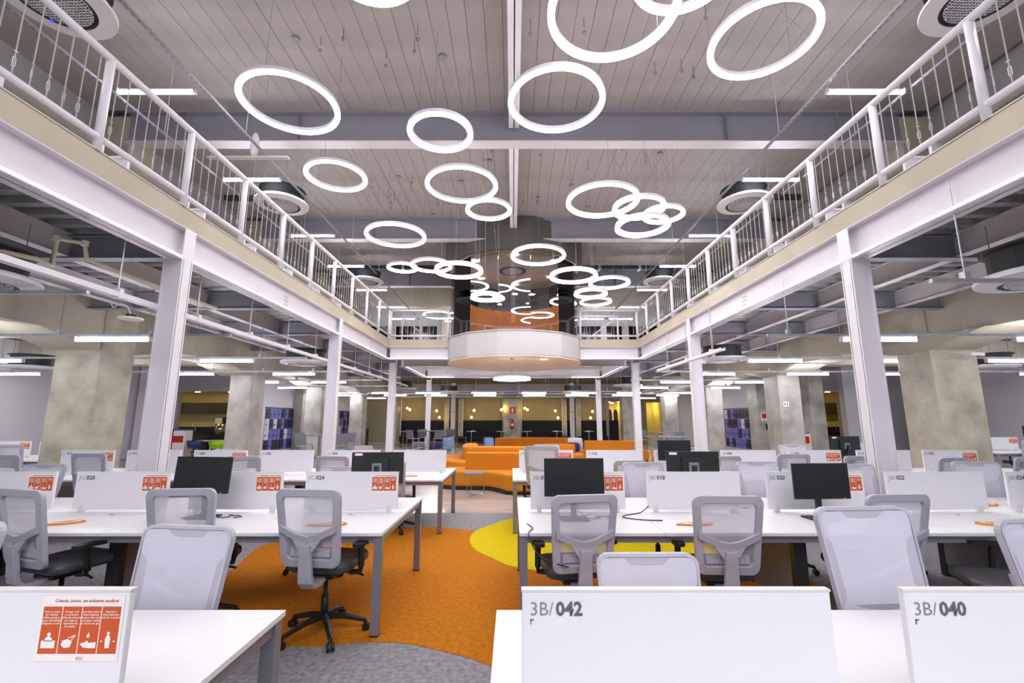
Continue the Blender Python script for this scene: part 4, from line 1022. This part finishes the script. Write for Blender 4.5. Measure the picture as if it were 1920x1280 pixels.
# ================================================================== LOUNGE
def sofa(seat_poly, back_poly, label, hs=.42, hb=.8, smooth_k=5):
    t = thing('curved_sofa', label, 'sofa', (0, 0, 0))
    c = smooth_poly(seat_poly, smooth_k); MB().prism(c, .06, hs).build('seat', M['sofa'], t, bevel=.06, seg=3)
    cx = sum(p[0] for p in c)/len(c); cy = sum(p[1] for p in c)/len(c)
    MB().prism([(cx+(x-cx)*.96, cy+(y-cy)*.92) for x, y in c], 0, .06).build('plinth', M['black'], t)
    for bp in back_poly: MB().prism(smooth_poly(bp, 3), hs-.01, hb).build('backrest', M['sofa'], t, bevel=.05, seg=3)
    return t
sofa([(-1.75, 11.2), (-1.2, 10.9), (-.6, 10.85), (-.3, 10.5), (-.1, 10.2), (.4, 10.15), (.75, 10.4), (.8, 11.3), (.3, 11.6), (-.6, 11.65), (-1.3, 11.8), (-1.75, 11.7)], [[(-1.1, 11.2), (-1.05, 11.15), (-.2, 11.1), (.7, 11.0), (.75, 11.1), (.7, 11.3), (-.2, 11.45), (-1.05, 11.5), (-1.12, 11.4)]], 'orange curved sofa nearest the aisle, behind the round side table')
sofa([(-2.5, 14.6), (-1.9, 13.6), (-1.2, 13.0), (-.2, 12.9), (.9, 13.0), (1.0, 13.9), (.2, 14.3), (-.8, 14.5), (-1.2, 15.2), (-1.4, 16.2), (-2.2, 16.0)], [[(-1.45, 13.9), (-1.2, 13.75), (-.2, 13.6), (.8, 13.6), (.85, 13.9), (-.1, 14.05), (-1.0, 14.2), (-1.15, 15.2), (-1.2, 15.9), (-1.55, 15.9), (-1.6, 14.9)]], 'orange sofa with a rounded chaise, second from the front')
sofa([(-.7, 19.6), (-.1, 19.3), (.9, 19.0), (2.1, 19.2), (2.35, 20.0), (2.2, 20.7), (.8, 20.9), (-.4, 20.6)], [[(-.75, 19.9), (-.6, 19.7), (-.2, 20.1), (.8, 20.4), (2.2, 20.2), (2.3, 20.5), (.8, 20.8), (-.5, 20.5)]], 'long orange curved sofa at the back of the lounge')
sofa([(1.0, 16.0), (1.6, 15.5), (2.3, 15.8), (2.5, 16.7), (1.9, 17.2), (1.1, 16.9)], [[(1.1, 16.8), (1.0, 16.6), (1.5, 16.7), (2.1, 16.4), (2.2, 16.7), (1.7, 17.0)]], 'orange rounded armchair section right of centre', hb=.72)
sofa([(1.15, 12.5), (1.6, 12.1), (2.0, 12.4), (2.0, 13.3), (1.5, 13.6), (1.1, 13.2)], [], 'orange backless round seat behind the partition 3B/012')
sofa([(2.7, 17.7), (4.0, 17.5), (5.1, 17.7), (5.2, 18.3), (5.0, 18.8), (3.9, 18.9), (2.8, 18.7)], [[(2.85, 17.75), (2.85, 17.6), (4.0, 17.5), (4.85, 17.6), (4.9, 17.8), (4.0, 17.8)]], 'orange straight sofa seen from behind on the right')
sofa([(4.55, 15.3), (4.9, 14.6), (5.35, 14.6), (5.4, 15.6), (5.0, 15.9)], [[(4.8, 14.6), (5.2, 14.55), (5.25, 15.5), (5.0, 15.6)]], 'orange sofa end beside the third right column', hb=.85)
t = thing('side_table', 'round grey side table with thin wire legs in front of the orange sofa', 'side table', (-.83, 10.15, 0))
MB().disc((0, 0), .25, .44, .465, 32).build('table_top', M['gfelt'], t)
m = MB()
A = [(.22*math.cos(a), .22*math.sin(a)) for a in (.3, 2.4, 4.5)]
for a in A: MB().tube([(a[0], a[1], .44), (a[0], a[1], .01)], .008, 6).build('leg', M['steelsh'], t)
MB().tube([(*A[0], .01), (0, 0, .01), (*A[1], .01)], .008, 6).build('floor_wire', M['steelsh'], t); MB().tube([(0, 0, .01), (*A[2], .01)], .008, 6).build('floor_wire', M['steelsh'], t)
def pouf(x, y, r, h, mm, lab):
    tag(MB().lathe([(.001, 0), (r*.9, 0), (r, .06), (r*1.04, h*.5), (r, h-.08), (r*.85, h), (.001, h)], 24, closed=False).build('pouf', M[mm], smooth=True), lab, 'pouf').location = (x, y, 0)
pouf(-3.4, 24.3, .25, .62, 'blue', 'light blue barrel pouf near the high table'); pouf(-1.27, 25.2, .25, .6, 'blue', 'light blue barrel pouf behind the rear sofa')
pouf(-6.35, 19.8, .42, .48, 'pink', 'pale pink round pouf behind the third row partition'); pouf(-7.1, 19.0, .33, .4, 'blue', 'light blue low pouf left of the pink one')
pouf(-4.9, 24.4, .33, .42, 'gfelt', 'grey pouf under the rear high table'); pouf(-4.3, 25.0, .36, .42, 'dblue', 'dark blue pouf under the rear high table'); pouf(-3.95, 24.2, .36, .42, 'dblue', 'dark blue pouf beside the light blue barrel')
pouf(3.3, 24.6, .4, .62, 'pink', 'pale pink pouf behind the right orange sofa'); pouf(3.0, 23.6, .4, .42, 'dblue', 'dark blue pouf in front of the pale pink one'); pouf(2.3, 24.4, .3, .42, 'gfelt', 'grey pouf at the right end of the rear sofa')
# bar tables and stools
def bartable(x, y, lab, r=.55):
    t = thing('bar_table', lab, 'table', (x, y, 0))
    MB().disc((0, 0), r, 1.06, 1.085, 32).build('table_top', M['gfelt'], t); MB().tube([(0, 0, .02), (0, 0, 1.06)], .035, 12).build('stem', M['steelsh'], t); MB().disc((0, 0), .3, 0, .02).build('base', M['steelsh'], t)
st0 = thing('bar_stool', 'x', 'stool', (0, 0, -90))
B(-.2, .2, -.18, .2, .75, .775).build('seat', M['wallg'], st0, bevel=.01)
MB().box(-.21, .21, -.01, .01, 0, .34, Matrix.Translation((0, -.19, .80)) @ Matrix.Rotation(R(8), 4, 'X')).build('backrest', M['gfelt'], st0, bevel=.008)
for sx in (-1, 1):
    for sy in (-1, 1): MB().tube([(sx*.18, sy*.17, .75), (sx*.22, sy*.21, 0)], .011, 6).build('leg', M['steelsh'], st0)
for a, b_ in (((-.2, -.19), (.2, -.19)), ((-.2, .19), (.2, .19)), ((-.2, -.19), (-.2, .19)), ((.2, -.19), (.2, .19))): MB().tube([(*a, .3), (*b_, .3)], .009, 6).build('foot_rail', M['steelsh'], st0)
register(st0); fs = [True]
def stool(x, y, rz, lab):
    if fs[0]: fs[0] = False; st0.location = (x, y, 0); st0.rotation_euler = (0, 0, rz); st0['label'] = lab; st0['group'] = 'grey bar stools'
    else: dup(st0, (x, y, 0), rz, lab, 'grey bar stools')
bartable(-3.75, 20.9, 'high round table beside the fourth left column')
bartable(-6.45, 15.5, 'high round table behind the second left column')
bartable(4.65, 14.0, 'high round table behind the third right column', .6)
bartable(5.9, 18.5, 'high round table deep right behind the lounge', .6)
stool(-4.35, 20.3, R(-30), 'grey bar stool front left of the rear high table'); stool(-3.25, 20.3, R(20), 'grey bar stool front right of the rear high table')
stool(-4.15, 21.5, R(200), 'pale bar stool behind the rear high table, left side'); stool(-2.95, 21.5, R(165), 'pale bar stool behind the rear high table, right side')
stool(-7.2, 16.1, R(-110), 'grey bar stool side on beside the outer left column'); stool(-6.6, 14.8, R(-15), 'grey bar stool between left lockers and second column'); stool(-5.6, 15.0, R(50), 'grey bar stool just right of the second left column'); stool(-5.75, 16.1, R(150), 'pale bar stool behind the second left column')
stool(4.3, 13.3, R(-80), 'pale bar stool edge on by the third right column'); stool(5.3, 13.6, R(40), 'grey bar stool behind the twin monitors, right'); stool(5.4, 19.1, R(190), 'grey bar stool deep right, left of the far table'); stool(6.3, 17.8, R(10), 'grey bar stool deep right before the far table')
# booths at the back wall
bt = thing('booth_seating', 'dark navy padded wall panel with bench along the back wall', 'booth')
for x0, x1 in ((-7.6, -4.25), (-3.75, -.65), (.6, 4.0), (4.4, 6.4)):
    B(x0, x1, 31.62, 31.79, .45, 1.51).build('panel', M['navy'], bt); B(x0, x1, 31.1, 31.65, .15, .47).build('bench_seat', M['navy'], bt, bevel=.03)
    B(x0+.05, x1-.05, 31.15, 31.6, 0, .15).build('plinth', M['black'], bt)
tag(B(6.35, 6.95, 30.3, 30.42, 0, 1.52).build('booth_screen', M['navy'], bevel=.02), 'dark navy end screen left of the yellow opening', 'screen')
for k, x in enumerate((-7.15, -2.7, -.75, .95, 2.9, 5.0)):
    t = thing('cafe_table', 'small round table at the rear booths, %s from the left' % (['first', 'second', 'third', 'fourth', 'fifth', 'sixth'][k]), 'table', (x, 30.4, 0), 0, 'booth tables')
    MB().disc((0, 0), .34, .8, .82, 24).build('table_top', M['white'], t); MB().tube([(0, 0, .02), (0, 0, .8)], .03, 8).build('stem', M['steelsh'], t); MB().disc((0, 0), .2, 0, .02).build('base', M['steelsh'], t)
for k, x in enumerate((-2.6, 2.85, 4.95)):
    tag(B(x-.12, x+.12, 30.3, 30.45, .82, .86).build('napkin_box', M['white']), 'white box on the %s booth table' % ['second', 'fifth', 'sixth'][k], 'box')
for k, x in enumerate((-3.3, 1.0-2.6, 3.6)):
    t = thing('wire_bench', 'low wire frame stool in front of the booths, %s' % ['left', 'middle', 'right'][k], 'stool', (x, 30.1, 0))
    B(-.3, .3, -.2, .2, .43, .45).build('seat', M['gfelt'], t)
    for sx in (-.29, .29):
        for sy in (-.19, .19): MB().tube([(sx, sy, .43), (sx, sy, 0)], .012, 6).build('leg', M['steelsh'], t)
struct(B(-.6, .55, 30.9, 31.8, 0, 2.98).build('booth_pier', M['concrete']), 'concrete pier with the extinguisher')
for s in (-1, 1): struct(B(s*4.0-.14, s*4.0+.14, 30.8, 31.1, 0, 4.0).build('booth_post', M['wall']), 'white post between the booths')
for x in (-4.5, -3.55, 3.55, 4.5):
    struct(B(x-.14, x+.14, 31.3, 31.8, 0, 2.98).build('booth_pilaster', M['concrete']))
for x in (-7.55, -4.32, -3.36, -.66, .61, 3.36, 4.32): struct(MB().tube([(x, 31.2, 0), (x, 31.2, 2.98)], .025, 8).build('booth_rail', M['steel']), 'thin vertical booth rail')
# bulbs
BL = [(764, 765), (769, 768), (819, 770), (824, 782), (884, 782), (889, 769), (940, 768), (945, 765), (984, 765), (989, 768), (1041, 770), (1046, 783), (1107, 783), (1111, 771)]
BW = [(-7.04, 2.32), (-6.86, 2.22), (-5.07, 2.15), (-4.88, 1.72), (-2.74, 1.72), (-2.57, 2.18), (-.75, 2.22), (-.57, 2.32), (.82, 2.32), (1.0, 2.22), (2.86, 2.15), (3.03, 1.69), (5.2, 1.69), (5.35, 2.11)]
bn = ['upper of the first pair', 'lower of the first pair', 'upper of the second pair', 'lower of the second pair', 'lower of the third pair', 'upper of the third pair', 'lower of the fourth pair', 'upper of the fourth pair', 'upper of the fifth pair', 'lower of the fifth pair', 'upper of the sixth pair', 'lower of the sixth pair', 'lower of the seventh pair', 'upper of the seventh pair']
for (x, z), n_ in zip(BW, bn):
    t = thing('bulb_pendant', 'glowing warm bulb over the booths, %s from the left' % n_, 'pendant lamp', (x, 30.75, z), 0, 'booth bulb pendants')
    MB().lathe([(.001, -.085), (.045, -.07), (.068, -.03), (.068, .01), (.045, .055), (.02, .085), (.001, .09)], 14, closed=False).build('bulb', M['warm'], t, smooth=True)
    MB().tube([(0, 0, .085), (0, 0, .15)], .022, 8).build('socket', M['black'], t); MB().tube([(0, 0, .15), (0, 0, 3.98-z)], .004, 5).build('cord', M['black'], t)
# extinguisher and signs
t = thing('fire_extinguisher', 'red fire extinguisher on the concrete pier between the booths', 'fire extinguisher', (-.02, 30.78, 0))
MB().lathe([(.001, .95), (.1, .95), (.11, 1.0), (.11, 1.42), (.07, 1.52), (.03, 1.55), (.001, 1.55)], 18, closed=False).build('cylinder', M['red'], t, smooth=True)
B(-.06, .06, -.03, .03, 1.55, 1.62).build('valve', M['black'], t); MB().tube([(-.05, 0, 1.58), (-.25, 0, 1.62), (-.3, -.02, 1.5), (-.2, -.05, 1.4), (-.1, -.1, 1.3)], .016, 8).build('hose', M['black'], t); B(-.07, .07, -.115, -.108, 1.15, 1.32).build('label_sticker', M['print_w'], t)
t = thing('extinguisher_sign', 'red extinguisher sign high on the booth pier', 'sign', (.0, 30.89, 0)); B(-.2, .2, -.01, 0, 1.98, 2.4).build('plate', M['red'], t); B(-.05, .05, -.015, -.01, 2.05, 2.3).build('pictogram', M['print_w'], t); B(-.03, .03, -.015, -.01, 2.3, 2.34).build('pictogram', M['print_w'], t)
for k, (x, y, z, lb) in enumerate([(-4.0, 30.79, 2.1, 'small exit arrow sign on the left booth post'), (4.0, 30.79, 2.1, 'small exit arrow sign on the right booth post'), (8.5, 14.26, 2.06, 'small white exit arrow sign on the second right concrete column')]):
    s_ = 1 if k < 2 else .62
    t = thing('exit_sign', lb, 'sign', (x, y, z)); B(-.14*s_, .14*s_, -.008, 0, -.12*s_, .12*s_).build('plate', M['print_w'], t)
    m = MB(); m.prism([(-.12*s_, 0), (-.06*s_, -.05*s_), (-.06*s_, -.02*s_), (-.02*s_, -.02*s_), (-.02*s_, .02*s_), (-.06*s_, .02*s_), (-.06*s_, .05*s_)], 0, .003, Matrix.Translation((0, -.009, 0)) @ Matrix.Rotation(PI/2, 4, 'X')); m.build('arrow', M['black'], t)
    m = MB(); m.box(.03*s_, .11*s_, -.012, -.009, -.07*s_, -.04*s_); m.box(.05*s_, .075*s_, -.012, -.009, -.07*s_, .06*s_); m.box(.055*s_, .08*s_, -.012, -.009, .07*s_, .1*s_); m.build('running_figure', M['black'], t)
t = thing('wall_notice', 'orange and white notice on the outer right concrete column', 'notice', (10.52, 19.29, 1.7)); B(-.12, .12, -.008, 0, -.17, .17).build('plate', M['print_w'], t); B(-.09, .09, -.011, -.008, -.07, .13).build('panel', M['red'], t); B(-.02, .02, -.011, -.008, -.14, -.1).build('mark', M['red'], t)
t = thing('sanitiser_dispenser', 'white and black sanitiser dispenser under the orange notice', 'dispenser', (10.62, 19.29, 1.3)); B(-.06, .0, -.1, 0, -.13, .11).build('back_plate', M['blackp'], t); B(.0, .09, -.12, 0, -.1, .13).build('body', M['white'], t, bevel=.02); B(.03, .05, -.125, -.12, -.01, .02).build('button', M['black'], t)
t = thing('security_camera', 'small white security camera on the first right concrete column', 'camera', (8.75, 8.6, 2.83)); MB().tube([(0, 0, 0), (.14, -.12, -.03)], .035, 12).build('body', M['white'], t); MB().tube([(.14, -.12, -.03), (.15, -.13, -.032)], .032, 12).build('lens', M['black'], t); MB().tube([(0, .02, 0), (-.02, .36, .1)], .02, 8).build('bracket', M['white'], t)
t = thing('waste_bin', 'tall black and copper bin standing left of the rear booths', 'bin', (-8.5, 26.6, 0)); MB().tube([(0, 0, 0), (0, 0, 1.0)], .24, 18).build('body', M['black'], t); B(-.26, -.12, -.26, -.2, .1, .9).build('side_panel', M['print_o'], t); MB().disc((0, 0), .26, 1.0, 1.08, 18).build('lid', M['black'], t)
struct(B(16.0, 16.9, 17.3, 17.4, 0, 2.1).build('door_1', M['wallg']), 'grey door in the far right bay')
t = thing('roof_fan', 'slim white ceiling fan motor by the first left roof beam', 'fan', (-5.15, 8.3, 7.0)); MB().lathe([(.001, -.25), (.06, -.22), (.08, -.05), (.07, .15), (.03, .25), (.001, .26)], 16, closed=False).build('motor', M['acw'], t, smooth=True); B(-.9, .7, -.05, .05, -.3, -.27).build('blade', M['steeld'], t)
# thin wire anchors dangling under the planks: small hooks seen all over the ceiling
hk = MB()
for i in range(46):
    x = random.uniform(-3.9, 3.9); y = random.choice((random.uniform(4.2, 8.5), random.uniform(9.5, 13.6)))
    hk.tube([(x, y, 8.15), (x, y, 8.0-random.random()*.12)], .004, 4); z = 7.93-random.random()*.08
    hk.tube([(x+.025*math.cos(a*PI/4), y, z+.03*math.sin(a*PI/4)) for a in range(8)], .004, 4, close=True)
o = hk.build('ceiling_hooks', M['black']); o['kind'] = 'stuff'; o['label'] = 'small dangling wire hooks under the ceiling planks'
